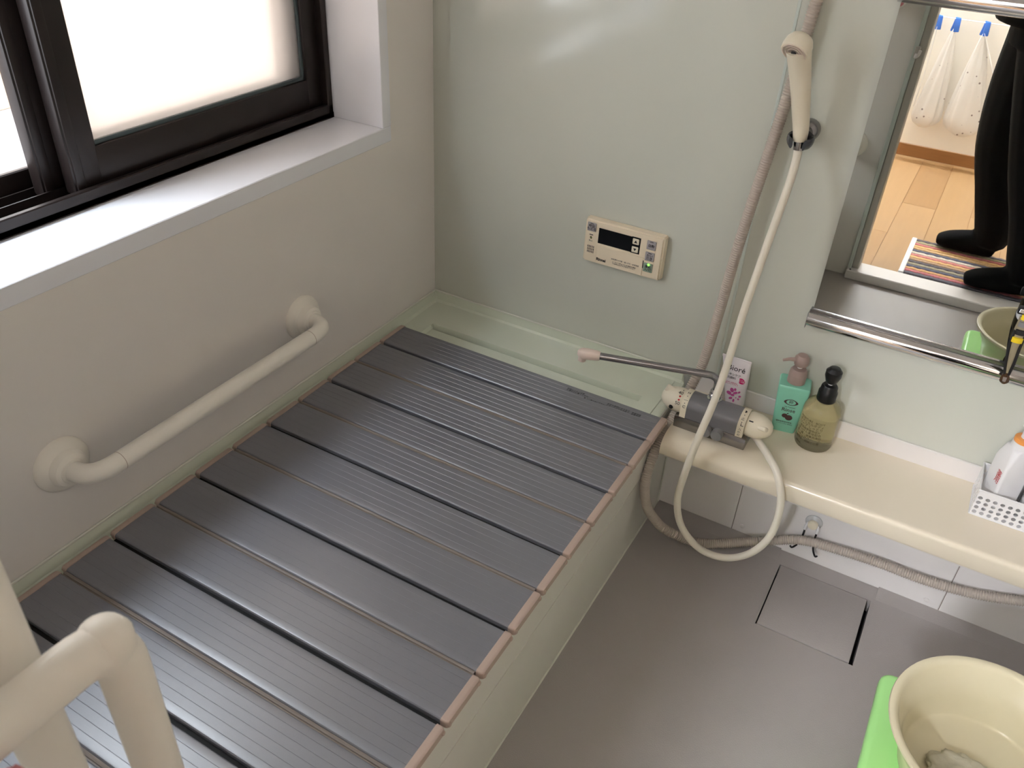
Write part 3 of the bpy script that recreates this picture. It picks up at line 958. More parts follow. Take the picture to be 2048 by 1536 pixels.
# shower hose: smooth white
hs = [(0.8515, -0.0575, 0.968), (0.854, -0.066, 0.925), (0.855, -0.090, 0.880), (0.846, -0.112, 0.766), (0.840, -0.148, 0.648), (0.836, -0.182, 0.516),
      (0.833, -0.213, 0.450), (0.824, -0.240, 0.374), (0.814, -0.248, 0.278), (0.812, -0.250, 0.205), (0.833, -0.250, 0.140), (0.882, -0.250, 0.098),
      (0.940, -0.250, 0.101), (0.989, -0.250, 0.142), (1.018, -0.248, 0.208), (1.019, -0.238, 0.290), (0.996, -0.228, 0.352), (0.965, -0.188, 0.358), (0.938, -0.150, 0.354), (0.912, -0.126, 0.356)]
she = thing('shower_hose', 'smooth white shower hose looping down in front of the counter', 'hose', (0.912, -0.25, 0.1))
hpts = spline(hs, 10)
B().tube(hpts, 0.0079, 14).build('hose', M_HOSEW, she)
B().tube([hpts[0] + Vector((0, 0, 0.012)), hpts[0], hpts[2], hpts[4]], [0.0105, 0.011, 0.0105, 0.0095], 16).build('hose_nut', M_CHROMED, she)

# corrugated hose
cp = [(0.835, -0.016, 1.36), (0.815, -0.016, 1.195), (0.806, -0.018, 1.06), (0.793, -0.022, 0.92), (0.782, -0.027, 0.805), (0.773, -0.030, 0.690), (0.766, -0.032, 0.570), (0.757, -0.040, 0.445),
      (0.750, -0.066, 0.395), (0.7385, -0.095, 0.345), (0.730, -0.150, 0.306), (0.7280, -0.200, 0.274), (0.7290, -0.236, 0.215), (0.7400, -0.232, 0.146), (0.758, -0.215, 0.100), (0.790, -0.196, 0.060),
      (0.866, -0.168, 0.036), (0.955, -0.118, 0.044), (1.048, -0.080, 0.070), (1.085, -0.076, 0.082), (1.124, -0.076, 0.089), (1.234, -0.076, 0.099), (1.339, -0.074, 0.099), (1.436, -0.072, 0.112), (1.520, -0.072, 0.141), (1.585, -0.072, 0.172)]
rs = resample(spline(cp, 14), 0.00125)
rad = [0.0105 + 0.0014 * math.sin(i * PI / 2.0 + 0.3) for i in range(len(rs))]
tag(B().tube(rs, rad, 12).build('corrugated_hose', M_HOSEC, None, angle=180), 'beige corrugated hose running from the wall down across the hook', 'hose')

# ================================================================== SUCTION HOOK
sk = thing('suction_hook', 'clear suction cup with black wire hooks on the white panelling', 'hook', (1.084, -0.046, 0.05))
SM = frame((1.085, -0.046, 0.119), (1, 0, 0), (0, 0, 1))
B().lathe([(0.0195, 0.0), (0.0190, 0.0025), (0.0135, 0.0060), (0.0095, 0.0085), (0.009, 0.010)], SM, 28).build('suction_cup', M_SUCTION, sk)
B().lathe([(0.0118, 0.009), (0.0118, 0.015), (0.0105, 0.0168), (0.0, 0.0168)], SM, 24).build('button', M_LABEL, sk)
for s in (-1, 1):
    xh = 1.085 + s * 0.0135
    B().tube([(xh - s * 0.003, -0.058, 0.122), (xh, -0.059, 0.112), (xh, -0.059, 0.100)], 0.0036, 10).build('arm', M_WHITE, sk)
    wire = spline([(xh, -0.059, 0.103), (xh, -0.059, 0.085), (xh + s * 0.001, -0.060, 0.068), (xh + s * 0.005, -0.068, 0.056), (xh + s * 0.013, -0.084, 0.055), (xh + s * 0.017, -0.092, 0.064)], 6)
    B().tube(wire, 0.0022, 8).build('wire_hook', M_INK, sk)

# ================================================================== BOTTLES ON THE COUNTER
# squeeze tube
tu = thing('cosmetic_tube', 'white face wash tube with pink flower print behind the faucet', 'tube', (0.842, -0.032, CZ))
rings = []
def tprof(t):
    z = CZ + 0.018 + t * (0.470 - CZ - 0.018)
    hw = 0.0215 + 0.0115 * t
    hd_ = 0.0165 * (1 - t) ** 0.8 + 0.0012
    cx = 0.843 - 0.016 * t
    cy = -0.030 - 0.006 * t
    return cx, cy, z, hw, hd_
for i in range(13):
    t = i / 12
    cx, cy, z, hw, hd_ = tprof(t)
    rings.append([(cx + hw * math.copysign(abs(math.cos(a)) ** 0.8, math.cos(a)), cy + hd_ * math.sin(a), z + 0.004 * t * math.cos(a) * 0) for a in [2 * PI * k / 24 for k in range(24)]])
B().loft(rings).build('sleeve', M_TUBE, tu)
cx, cy, z, hw, hd_ = tprof(1)
B().box(cx - hw, cx + hw, cy - 0.0014, cy + 0.0014, z - 0.004, z + 0.002, 0.0008, 1).build('crimp', M_TUBE, tu)
B().lathe([(0.0155, 0), (0.0165, 0.002), (0.0168, 0.019)], Matrix.Translation((0.843, -0.030, CZ)), 24).build('cap', M_WHITE, tu)
def tframe(t, u=0.0):
    cx, cy, z, hw, hd_ = tprof(t)
    cx2, cy2, z2, hw2, hd2 = tprof(min(1, t + 0.05))
    cx1, cy1, z1, hw1, hd1 = tprof(max(0, t - 0.05))
    yv = Vector((cx2 - cx1, (cy2 - hd2) - (cy1 - hd1), z2 - z1))
    return frame((cx + u, cy - hd_ * math.sqrt(max(0.05, 1 - (abs(u) / hw) ** 2.2)) - 0.0004, z), (1, 0, 0.0), yv)
text('Bioré', 0.0185, tframe(0.80, 0.0015), M_INK, tu, 'lettering', 'CENTER', 0.0001)
text('スキンケア', 0.0068, tframe(0.665, -0.004), M_INKG, tu, 'lettering', 'CENTER', 0.0001)
text('洗顔料', 0.0068, tframe(0.59, -0.008), M_INKG, tu, 'lettering', 'CENTER', 0.0001)
text('うるおい洗浄成分\n薬用 しっとりタイプ', 0.0036, tframe(0.475, -0.008), M_MAG, tu, 'lettering', 'CENTER', 0.0001)
el = disc(tframe(0.575, 0.0145) @ Matrix.Rotation(-0.25, 4, 'Z'), 0.0085, 0.0068, 22, 0.0004).build('emblem', M_MAG, tu, smooth=False)
text('肌にやさ\nしい洗顔', 0.0038, tframe(0.575, 0.0145) @ Matrix.Translation((0, 0, 0.0005)), M_TUBE, el, 'lettering', 'CENTER', 0.0001)
for dx, t, rx, ry, rot in ((-0.010, 0.26, 0.0066, 0.0042, -0.3), (-0.004, 0.34, 0.0042, 0.0058, 0.5), (0.003, 0.37, 0.0028, 0.0036, 0), (0.004, 0.30, 0.0056, 0.0030, 0.6), (0.012, 0.33, 0.0022, 0.0034, -0.7),
                           (0.013, 0.24, 0.0042, 0.0024, 0.4), (0.011, 0.18, 0.0026, 0.002, 0), (-0.006, 0.16, 0.0042, 0.0028, 0.5), (0.001, 0.13, 0.0022, 0.0042, 0), (0.006, 0.20, 0.0014, 0.0014, 0), (-0.002, 0.24, 0.0042, 0.0030, 0.2)):
    disc(tframe(t, dx) @ Matrix.Rotation(rot, 4, 'Z'), rx, ry, 14, 0.0003).build('petal_print', M_PINK, tu, smooth=False)

# mint rinse bottle
mb = thing('pump_bottle', 'square mint green pump bottle with taupe pump on the counter', 'bottle', (0.967, -0.042, CZ))
MR = Matrix.Translation((0.9590, -0.0345, CZ)) @ Matrix.Rotation(math.radians(10), 4, 'Z')
def sq(hw, hd_, z, r=0.005, n=4):
    ring = []
    for cx, cy, a0 in ((hw - r, hd_ - r, 0), (-hw + r, hd_ - r, 90), (-hw + r, -hd_ + r, 180), (hw - r, -hd_ + r, 270)):
        for k in range(n + 1):
            a = math.radians(a0 + 90 * k / n)
            ring.append(MR @ Vector((cx + r * math.cos(a), cy + r * math.sin(a), z)))
    return ring
B().loft([sq(0.0235, 0.0185, 0.0), sq(0.0250, 0.0200, 0.003), sq(0.0335, 0.0260, 0.1155), sq(0.0330, 0.0255, 0.1195), sq(0.0315, 0.0240, 0.1215), sq(0.015, 0.015, 0.1225)]).build('body', M_MINT, mb, angle=40)
PM = MR @ Matrix.Translation((0.0, 0.001, 0.1215))
B().lathe([(0.0180, 0), (0.0190, 0.001), (0.0190, 0.018), (0.0182, 0.0195), (0.0182, 0.0205), (0.0188, 0.021), (0.0178, 0.030), (0.0145, 0.034), (0.008, 0.0355), (0.006, 0.036)], PM, 30).build('collar', M_TAUPE, mb)
B().lathe([(0.0055, 0.035), (0.0055, 0.048)], PM, 16).build('pump_stem', M_WHITE, mb)
ph = B().lathe([(0.0095, 0.041), (0.0138, 0.044), (0.0162, 0.052), (0.0154, 0.061), (0.0105, 0.0672), (0.0, 0.069)], PM, 26)
ph.tube([PM @ Vector((-0.008, -0.002, 0.055)), PM @ Vector((-0.024, -0.008, 0.0565)), PM @ Vector((-0.038, -0.013, 0.053))], [0.0052, 0.0038, 0.0028], 12)
ph.build('pump_head', M_TAUPE, mb)
def mface(x, z):
    hd_ = 0.020 + (0.026 - 0.020) * (z - 0.003) / 0.1125
    return MR @ frame((x, -hd_ - 0.0006, z), (1, 0, 0), (0, -0.053, 1))
eye = B()
Me = mface(0.001, 0.083)
n = 30
o1, i1 = [], []
for k in range(n):
    a = 2 * PI * k / n
    lens = 1.0 + 0.28 * abs(math.cos(a)) ** 3
    o1.append(Me @ Vector((0.0118 * math.cos(a) * lens, 0.0078 * math.sin(a), 0)))
    i1.append(Me @ Vector((0.0100 * math.cos(a), 0.0064 * math.sin(a), 0)))
eye.v = [tuple(q) for q in o1 + i1]
eye.f = [(k, (k + 1) % n, n + (k + 1) % n, n + k) for k in range(n)]
eo = eye.build('emblem', M_BROWN, mb, smooth=False)
text('卵', 0.0095, Me, M_BROWN, eo, 'lettering', 'CENTER', 0.0001)
text('Hair Treatment', 0.0036, mface(0.001, 0.0700), M_BROWN, mb, 'lettering', 'CENTER', 0.0001)
text('Rinse', 0.0135, mface(0.000, 0.0615), M_BROWN, mb, 'lettering', 'CENTER', 0.0001)
pl = disc(mface(-0.0045, 0.0455), 0.0062, 0.0054, 20, 0.0004)
pl.add(*(lambda d: (d.v, d.f))(disc(mface(0.0045, 0.0420), 0.0078, 0.0070, 22, 0.0005)))
pl.add(*(lambda d: (d.v, d.f))(disc(mface(0.0005, 0.0525) @ Matrix.Rotation(0.5, 4, 'Z'), 0.0022, 0.0011, 12, 0.0004)))
pl.build('fruit_print', M_BROWN, mb, smooth=False)
text('植物由来成分配合', 0.0042, mface(-0.003, 0.0285), M_BROWN, mb, 'lettering', 'CENTER', 0.0001)
text('ノンシリコン 500mL', 0.0038, mface(-0.001, 0.0235), M_BROWN, mb, 'lettering', 'CENTER', 0.0001)

# amber bottle
ab = thing('pump_bottle', 'clear amber round pump bottle with black pump on the counter', 'bottle', (1.0295, -0.045, CZ))
AM = Matrix.Translation((1.0290, -0.0560, CZ))
B().lathe([(0.034, 0.0), (0.0375, 0.002), (0.039, 0.006), (0.039, 0.086), (0.0375, 0.096), (0.032, 0.106), (0.022, 0.113), (0.0165, 0.117), (0.0165, 0.124)], AM, 40).build('body', M_AMBER, ab)
B().lathe([(0.0185, 0.115), (0.0195, 0.117), (0.0195, 0.137), (0.0175, 0.140), (0.0165, 0.150), (0.014, 0.1535), (0.006, 0.1545)], AM, 28).build('collar', M_BLACK, ab)
B().lathe([(0.0052, 0.152), (0.0052, 0.166)], AM, 14).build('pump_stem', M_WHITE, ab)
ph = B().lathe([(0.0095, 0.159), (0.0120, 0.162), (0.0165, 0.176), (0.0165, 0.187), (0.0105, 0.1945), (0.0, 0.196)], AM, 26)
ph.tube([AM @ Vector((-0.002, 0.006, 0.182)), AM @ Vector((-0.003, 0.022, 0.182)), AM @ Vector((-0.003, 0.032, 0.177))], [0.0075, 0.0052, 0.0038], 12)
ph.build('pump_head', M_BLACK, ab)
def aframe(z, ang=0.0):
    return AM @ Matrix.Rotation(ang, 4, 'Z') @ frame((0, -0.0393, z), (1, 0, 0), (0, 0, 1))
for z, s, ang in ((0.076, 'MOISTURE · BODY', 0.0072), (0.0685, 'ボタニカルボディ', 0.0075), (0.0610, 'ソープ しっとり', 0.0080), (0.0535, '天然由来植物成分', 0.0062), (0.0465, 'せっけん素地配合', 0.0070),
                  (0.0390, '髪・顔・全身洗浄料', 0.0066), (0.0318, 'リラックスハーブ', 0.0074), (0.0245, '無添加・弱酸性の泡', 0.0062)):
    text(s, ang, aframe(z, -0.30), mat('print_olivebrown', (92, 82, 48), 0.5, var=0.05), ab, 'lettering', 'CENTER', 0.0001, bend=0.0393)
text('480mL', 0.0062, aframe(0.0135, -0.75), mat('print_olivebrown', (92, 82, 48)), ab, 'lettering', 'CENTER', 0.0001, bend=0.0393)

# basket with perforated walls
bk = thing('storage_basket', 'white perforated plastic basket on the counter at the right edge', 'basket', (1.44, -0.062, CZ))
def perf_wall(P0, ex, ez, L, H, nx, nz, hole, th, nrm):
    b = B()
    ex, ez, nrm = Vector(ex), Vector(ez), Vector(nrm)
    P0 = Vector(P0)
    cw, ch = L / nx, H / nz
    nh = 8
    def P(x, z, d):
        return P0 + ex * x + ez * z + nrm * d
    for i in range(nx):
        for j in range(nz):
            cx, cz = (i + .5) * cw, (j + .5) * ch
            solid = (j == nz - 1)
            for d in (0, th):
                o = []
                for k in range(nh):
                    a = 2 * PI * (k + 0.5) / nh
                    ca, sa = math.cos(a), math.sin(a)
                    m_ = max(abs(ca), abs(sa))
                    o.append((cx + cw / 2 * ca / m_, cz + ch / 2 * sa / m_))
                # exact square corners
                if solid:
                    b.add([P(cx - cw / 2, cz - ch / 2, d), P(cx + cw / 2, cz - ch / 2, d), P(cx + cw / 2, cz + ch / 2, d), P(cx - cw / 2, cz + ch / 2, d)], [(0, 1, 2, 3)])
                    continue
                N = 16
                ov, iv = [], []
                for k in range(N):
                    a = 2 * PI * k / N + PI / 4
                    ca, sa = math.cos(a), math.sin(a)
                    m_ = max(abs(ca), abs(sa))
                    ov.append(P(cx + cw / 2 * ca / m_, cz + ch / 2 * sa / m_, d))
                    iv.append(P(cx + hole * ca, cz + hole * sa, d))
                b.add(ov + iv, [(k, (k + 1) % N, N + (k + 1) % N, N + k) for k in range(N)])
            if not solid:
                N = 16
                iv = [P(cx + hole * math.cos(2 * PI * k / N + PI / 4), cz + hole * math.sin(2 * PI * k / N + PI / 4), d) for d in (0, th) for k in range(N)]
                b.add(iv, [(k, (k + 1) % N, N + (k + 1) % N, N + k) for k in range(N)])
    return b
BX0, BX1, BY0, BY1, BH = 1.352, 1.552, -0.112, -0.014, 0.058
perf_wall((BX0, BY0, CZ + 0.003), (1, 0, 0), (0, 0, 1), BX1 - BX0, BH, 15, 5, 0.0042, 0.0016, (0, 1, 0)).build('front_wall', M_WHITE, bk, smooth=False)
perf_wall((BX0, BY1, CZ + 0.003), (1, 0, 0), (0, 0, 1), BX1 - BX0, BH, 15, 5, 0.0042, 0.0016, (0, -1, 0)).build('back_wall', M_WHITE, bk, smooth=False)
perf_wall((BX0, BY0, CZ + 0.003), (0, 1, 0), (0, 0, 1), BY1 - BY0, BH, 7, 5, 0.0042, 0.0016, (1, 0, 0)).build('side_wall', M_WHITE, bk, smooth=False)
perf_wall((BX1, BY0, CZ + 0.003), (0, 1, 0), (0, 0, 1), BY1 - BY0, BH, 7, 5, 0.0042, 0.0016, (-1, 0, 0)).build('side_wall', M_WHITE, bk, smooth=False)
B().box(BX0 - 0.002, BX1 + 0.002, BY0 - 0.002, BY1 + 0.002, CZ + 0.0002, CZ + 0.003, 0.001, 1).build('base', M_WHITE, bk)
rm_ = B()
for a, b_ in (((BX0, BY0), (BX1, BY0)), ((BX1, BY0), (BX1, BY1)), ((BX1, BY1), (BX0, BY1)), ((BX0, BY1), (BX0, BY0))):
    rm_.tube([(a[0], a[1], CZ + 0.003 + BH), (b_[0], b_[1], CZ + 0.003 + BH)], 0.0019, 8)
rm_.build('top_edge', M_WHITE, bk)

# white bottle with orange collar in the basket
ob = thing('pump_bottle', 'white pump bottle with orange collar and red print in the basket', 'bottle', (1.3865, -0.062, CZ + 0.003))
MR2 = Matrix.Translation((1.3900, -0.0640, CZ + 0.0032)) @ Matrix.Rotation(math.radians(26), 4, 'Z')
def sq2(hw, hd_, z, r=0.012, n=5):
    ring = []
    for cx, cy, a0 in ((hw - r, hd_ - r, 0), (-hw + r, hd_ - r, 90), (-hw + r, -hd_ + r, 180), (hw - r, -hd_ + r, 270)):
        for k in range(n + 1):
            a = math.radians(a0 + 90 * k / n)
            ring.append(MR2 @ Vector((cx + r * math.cos(a), cy + r * math.sin(a), z)))
    return ring
B().loft([sq2(0.0225, 0.0240, 0, 0.006), sq2(0.0240, 0.0255, 0.003, 0.006), sq2(0.0250, 0.0265, 0.112, 0.006), sq2(0.0240, 0.0255, 0.124, 0.008), sq2(0.0205, 0.0215, 0.146, 0.012), sq2(0.0190, 0.0190, 0.150, 0.0189), sq2(0.0188, 0.0188, 0.163, 0.0187)]).build('body', M_WHITE, ob, angle=40)
PM2 = MR2 @ Matrix.Translation((0, 0, 0.162))
B().lathe([(0.0180, 0), (0.0180, 0.008), (0.0165, 0.0095), (0.009, 0.010)], PM2, 28).build('collar', M_ORANGE, ob)
B().lathe([(0.0085, 0.009), (0.0080, 0.030), (0.0125, 0.033), (0.0125, 0.044), (0.0, 0.046)], PM2, 22).build('pump_head', M_WHITE, ob)
text('薬\n用', 0.0165, MR2 @ frame((-0.0252, -0.0130, 0.083), (0, -1, 0), (0, 0, 1)), M_INKR, ob, 'lettering', 'CENTER', 0.0001, space=0.85)
wb2 = thing('jar', 'white rounded container beside the orange-collared bottle in the basket', 'container', (1.4625, -0.063, CZ + 0.003))
B().lathe([(0.034, 0), (0.0365, 0.003), (0.0370, 0.085), (0.034, 0.095), (0.026, 0.100)], Matrix.Translation((1.4660, -0.063, CZ + 0.0032)), 32).build('body', M_WHITE, wb2)
B().lathe([(0.027, 0.098), (0.028, 0.1), (0.028, 0.118), (0.026, 0.121), (0, 0.121)], Matrix.Translation((1.4660, -0.063, CZ + 0.0032)), 32).build('cap', M_TUBE, wb2)
cbr = thing('dark_stick', 'thin dark grey stick between the two white containers in the basket', 'stick', (1.421, -0.093, CZ + 0.003))
B().tube(spline([(1.4210, -0.0930, CZ + 0.0035), (1.4215, -0.0930, CZ + 0.05), (1.4220, -0.0925, CZ + 0.12)], 5), [(0.0022, 0.0036)] * 11, 10).build('shaft', M_INKG, cbr)
B().tube([(1.4220, -0.0925, CZ + 0.118), (1.4222, -0.0923, CZ + 0.142)], [(0.0030, 0.0052), (0.0026, 0.0048)], 10).build('tip', M_INK, cbr)

# razor hanging at the mirror
rz = thing('razor', 'black grey and yellow razor hanging over the lower mirror rail', 'razor', (1.312, -0.045, 0.60))
rp = spline([(1.3172, -0.046, 0.622), (1.3145, -0.046, 0.640), (1.312, -0.046, 0.665), (1.309, -0.049, 0.700), (1.309, -0.050, 0.740)], 5)
B().tube(rp, [(0.0050, 0.0042)] * 4 + [(0.0062, 0.0046)] * 5 + [(0.0085, 0.0050)] * 4 + [(0.0110, 0.0055)] * 8, 14).build('handle', mat('razor_tan', (150, 138, 112), 0.35, var=0.08), rz)
for dx in (-1, 1):
    B().tube(spline([(1.3175 + dx * 0.0035, -0.0485, 0.620), (1.3145 + dx * 0.0068, -0.0495, 0.646), (1.3105 + dx * 0.0085, -0.0510, 0.680), (1.3095 + dx * 0.0095, -0.0525, 0.712)], 5), [(0.0026, 0.0030)] * 16, 10).build('grip_strip', M_INK, rz)
B().tube(spline([(1.3190, -0.047, 0.600), (1.3184, -0.0472, 0.606), (1.3176, -0.0472, 0.614), (1.3168, -0.047, 0.623)], 4), [(0.0040, 0.0040), (0.0062, 0.0046), (0.0076, 0.0050), (0.0082, 0.0052), (0.0082, 0.0052), (0.0080, 0.0052), (0.0078, 0.0050), (0.0075, 0.0050), (0.0070, 0.0048), (0.0064, 0.0046), (0.0058, 0.0044), (0.0052, 0.0042), (0.0048, 0.0040)], 14).build('end_loop', M_AMBERBR, rz)
B().tube([(1.3180, -0.0516, 0.6060), (1.3172, -0.0520, 0.6150)], [(0.0030, 0.0014), (0.0034, 0.0014)], 10).build('loop_inset', M_HINGE, rz)
for z0, mm in ((0.690, M_YELLOW), (0.706, M_INK), (0.722, M_RGREY), (0.736, M_YELLOW)):
    B().tube([(1.3096, -0.0545, z0), (1.3093, -0.0555, z0 + 0.010)], [(0.0090, 0.0030), (0.0090, 0.0030)], 12).build('grip_ridge', mm, rz)
B().obox(Matrix.Translation((1.312, -0.052, 0.752)) @ Matrix.Rotation(0.4, 4, 'X'), 0.042, 0.010, 0.016, 0.003, 2).build('head', M_INK, rz)
B().obox(Matrix.Translation((1.312, -0.0575, 0.7525)) @ Matrix.Rotation(0.4, 4, 'X'), 0.036, 0.002, 0.009, 0.0006, 1).build('blade', M_CHROME, rz)
B().lathe([(0.018, 0), (0.017, 0.003), (0.009, 0.008), (0.0065, 0.014), (0.0065, 0.034), (0.0, 0.034)], frame((1.312, -0.0097, 0.728), (1, 0, 0), (0, 0, 1)), 24).build('suction_hanger', M_SUCTION, rz)

# ================================================================== STOOL, BOWL, NET
st = thing('bath_stool', 'bright green plastic bath stool on the grey floor', 'stool', (1.43, -0.68, 0.0))
SX0, SX1, SY0, SY1, SZ = 1.276, 1.560, -0.830, -0.540, 0.283
def sq3(x0, x1, y0, y1, z, r, n=5):
    ring = []
    for cx, cy, a0 in ((x1 - r, y1 - r, 0), (x0 + r, y1 - r, 90), (x0 + r, y0 + r, 180), (x1 - r, y0 + r, 270)):
        for k in range(n + 1):
            a = math.radians(a0 + 90 * k / n)
            ring.append((cx + r * math.cos(a), cy + r * math.sin(a), z))
    return ring
B().loft([sq3(SX0 + .004, SX1 - .004, SY0 + .004, SY1 - .004, SZ - 0.022, 0.016), sq3(SX0, SX1, SY0, SY1, SZ - 0.018, 0.02), sq3(SX0 + .001, SX1 - .001, SY0 + .001, SY1 - .001, SZ - 0.006, 0.02),
          sq3(SX0 + .005, SX1 - .005, SY0 + .005, SY1 - .005, SZ - 0.001, 0.018), sq3(SX0 + .012, SX1 - .012, SY0 + .012, SY1 - .012, SZ, 0.016),
          sq3(SX0 + .03, SX1 - .03, SY0 + .03, SY1 - .03, SZ - 0.003, 0.016)]).build('seat', M_GREEN, st, angle=50)
for s, xa, xb in ((-1, SX0 + 0.048, SX0 + 0.044), (1, SX1 - 0.062, SX1 - 0.058)):
    lg = B()
    r0 = sq3(xa, xa + 0.014, SY0 + 0.02, SY1 - 0.02, SZ - 0.02, 0.005, 3)
    r1 = sq3(xb, xb + 0.014, SY0 + 0.012, SY1 - 0.012, 0.006, 0.005, 3)
    lg.loft([r1, r0])
    lo = lg.build('side_panel', M_GREEN, st)
    B().box(min(xb, xb) - 0.001, xb + 0.015, SY0 + 0.02, SY0 + 0.05, 0.0, 0.007, 0.002, 1).build('foot', M_GREEN, lo)
    B().box(xb - 0.001, xb + 0.015, SY1 - 0.05, SY1 - 0.02, 0.0, 0.007, 0.002, 1).build('foot', M_GREEN, lo)
B().box(SX0 + 0.02, SX1 - 0.02, -0.690, -0.680, 0.10, 0.20, 0.003, 1).build('brace', M_GREEN, st)

BWX, BWY, BWZ = 1.429, -0.680, SZ + 0.0006
wbw = tag(B().lathe([(0.0, 0.004), (0.060, 0.004), (0.096, 0.0035), (0.100, 0.0), (0.105, 0.0005), (0.1085, 0.006), (0.117, 0.045), (0.124, 0.066), (0.1285, 0.070), (0.135, 0.094), (0.143, 0.0985), (0.1465, 0.0965), (0.1475, 0.099), (0.1465, 0.1025),
                      (0.1415, 0.1035), (0.1365, 0.1015), (0.1325, 0.0965), (0.1255, 0.0735), (0.1210, 0.0695), (0.1145, 0.046), (0.1055, 0.0145), (0.1005, 0.0085), (0.0, 0.0080)],
                     Matrix.Translation((BWX, BWY, BWZ)), 64).build('wash_bowl', M_BOWL, None, angle=60), 'round cream wash bowl standing on the green stool', 'bowl')
nb = B()
bm = bmesh.new()
bmesh.ops.create_icosphere(bm, subdivisions=4, radius=1)
for q in bm.verts:
    p = q.co.copy()
    d = 1 + 0.28 * noise.noise(p * 2.3) + 0.14 * noise.noise(p * 6.0 + Vector((3, 1, 2)))
    q.co = Vector((p.x * 0.046 * d, p.y * 0.036 * d, max(p.z, -0.55) * 0.012 * d))
nb.addbm(bm, Matrix.Translation((1.410, -0.693, BWZ + 0.0170)))
tag(nb.build('lather_net', M_FOAM, None, angle=180), 'crumpled white lather net lying in the wash bowl', 'bath net')

# pink sponge hanging on the bent rail near the wall
spg = thing('bath_sponge', 'small pink sponge hanging on the bent grab bar at the bottom left', 'sponge', (0.779, -1.556, 0.98))
bm = bmesh.new()
bmesh.ops.create_icosphere(bm, subdivisions=3, radius=1)
for q in bm.verts:
    p = q.co.copy()
    d = 1 + 0.22 * noise.noise(p * 3.0)
    q.co = Vector((p.x * 0.008 * d, p.y * 0.011 * d, p.z * 0.016 * d))
B().addbm(bm, Matrix.Translation((0.7790, -1.557, 0.984))).build('foam', M_SPONGE, spg, angle=180)
B().tube([(EX + 0.0185 * math.cos(2 * PI * k / 24), -1.557, EZ + 0.0185 * math.sin(2 * PI * k / 24)) for k in range(25)] + [(0.7775, -1.557, 0.998), (0.779, -1.557, 0.992)], 0.0013, 8).build('cord', M_SPONGE, spg)

# ================================================================== WASHROOM THINGS (seen in the mirror)
rg = thing('rug', 'striped woven rug with white edge on the wooden floor, in the mirror', 'rug', (1.40, -1.85, WF))
cols = [(70, 62, 70), (150, 140, 100), (190, 96, 96), (222, 168, 96), (196, 150, 96), (60, 60, 80), (214, 200, 180), (200, 110, 104), (220, 170, 100), (170, 130, 96), (66, 58, 66), (150, 140, 110), (60, 62, 86), (206, 150, 90), (186, 92, 96), (74, 70, 80)]
rm2 = [mat('yarn_%d' % i, tuple(int(v * 0.78 + 50) for v in c), 0.9, var=0.35, vscale=120) for i, c in enumerate(cols)]
ry0, ry1 = -2.035, -1.668
nr = 16
for i in range(nr):
    yy = ry0 + (i + 0.5) * (ry1 - ry0) / nr
    pts, rr = [], []
    nn = 84
    for k in range(nn):
        x = 1.045 + k * (0.72 / (nn - 1))
        pts.append((x, yy + 0.0012 * math.sin(k * 1.3 + i), WF + 0.0055))
        a = 0.5 + 0.5 * math.sin(k * PI / 2 + i * PI)
        rr.append((0.0048 + 0.0016 * a, 0.0102 + 0.0022 * a))
    B().tube(pts, rr, 8).build('woven_row', rm2[i], rg)
for x in (1.027, 1.765):
    B().box(x, x + 0.020, ry0 - 0.002, ry1 + 0.002, WF, WF + 0.012, 0.004, 2).build('edge_band', M_WHITE, rg)

# hanging plastic bags with blue clips
cord = tag(B().tube([(0.215, -3.09, 0.722), (0.9, -3.09, 0.715), (1.6, -3.09, 0.716), (2.225, -3.09, 0.722)], 0.0022, 8).build('hanging_cord', M_WHITE), 'thin white cord stretched along the washroom wall', 'cord')
def clip(x, lab):
    t = thing('clothes_clip', lab, 'clip', (x, -3.09, 0.66), 'blue clips on the cord')
    B().obox(Matrix.Translation((x - 0.004, -3.096, 0.690)) @ Matrix.Rotation(0.12, 4, 'Y'), 0.026, 0.007, 0.064, 0.003, 2).build('jaw', M_BLUE, t)
    B().obox(Matrix.Translation((x + 0.004, -3.083, 0.690)) @ Matrix.Rotation(-0.10, 4, 'Y'), 0.024, 0.007, 0.062, 0.003, 2).build('jaw', M_BLUE, t)
    B().tube([(x - 0.008, -3.0895, 0.702), (x + 0.008, -3.0895, 0.702)], 0.005, 10).build('spring', M_CHROMED, t)
def bag(xc, top, w, zb, seed, lab):
    """limp translucent bag hanging from one clip point"""
    t = thing('plastic_bag', lab, 'bag', (xc, -3.09, zb), 'bags drying on the cord')
    rings = []
    N, Mz = 40, 22
    for j in range(Mz + 1):
        s = j / Mz
        z = top[1] - (top[1] - zb) * s
        env = min(1.0, 0.07 + 1.05 * s ** 0.85)
        if s > 0.86:
            env *= math.sqrt(max(0.02, 1 - ((s - 0.86) / 0.145) ** 2))
        cx = top[0] + (xc - top[0]) * s
        ring = []
        for k in range(N):
            a = 2 * PI * k / N
            fold = 1 + 0.22 * math.sin(5 * a + seed + 2.0 * s) * (1 - s * 0.55) + 0.10 * math.sin(9 * a + seed * 2 - 3 * s)
            ring.append((cx + w / 2 * env * math.cos(a) * fold, -3.088 + 0.030 * env * math.sin(a) * fold, z))
        rings.append(ring)
    B().loft(rings, cap=True).build('film', M_BAG, t, angle=180)
    return t
clip(0.796, 'blue clip nearest the doorway frame in the mirror')
clip(0.876, 'blue clip in the middle of the three in the mirror')
clip(1.004, 'blue clip nearest the dark trousers in the mirror')
def strand(p0, p1, w, par):
    pts = spline([p0, ((p0[0] + p1[0]) / 2 + 0.006, -3.086, (p0[2] + p1[2]) / 2 - 0.01), p1], 6)
    B().tube(pts, [(0.0025, w * (0.4 + 0.6 * i / 12)) for i in range(13)], 10).build('handle_strap', M_BAG, par)
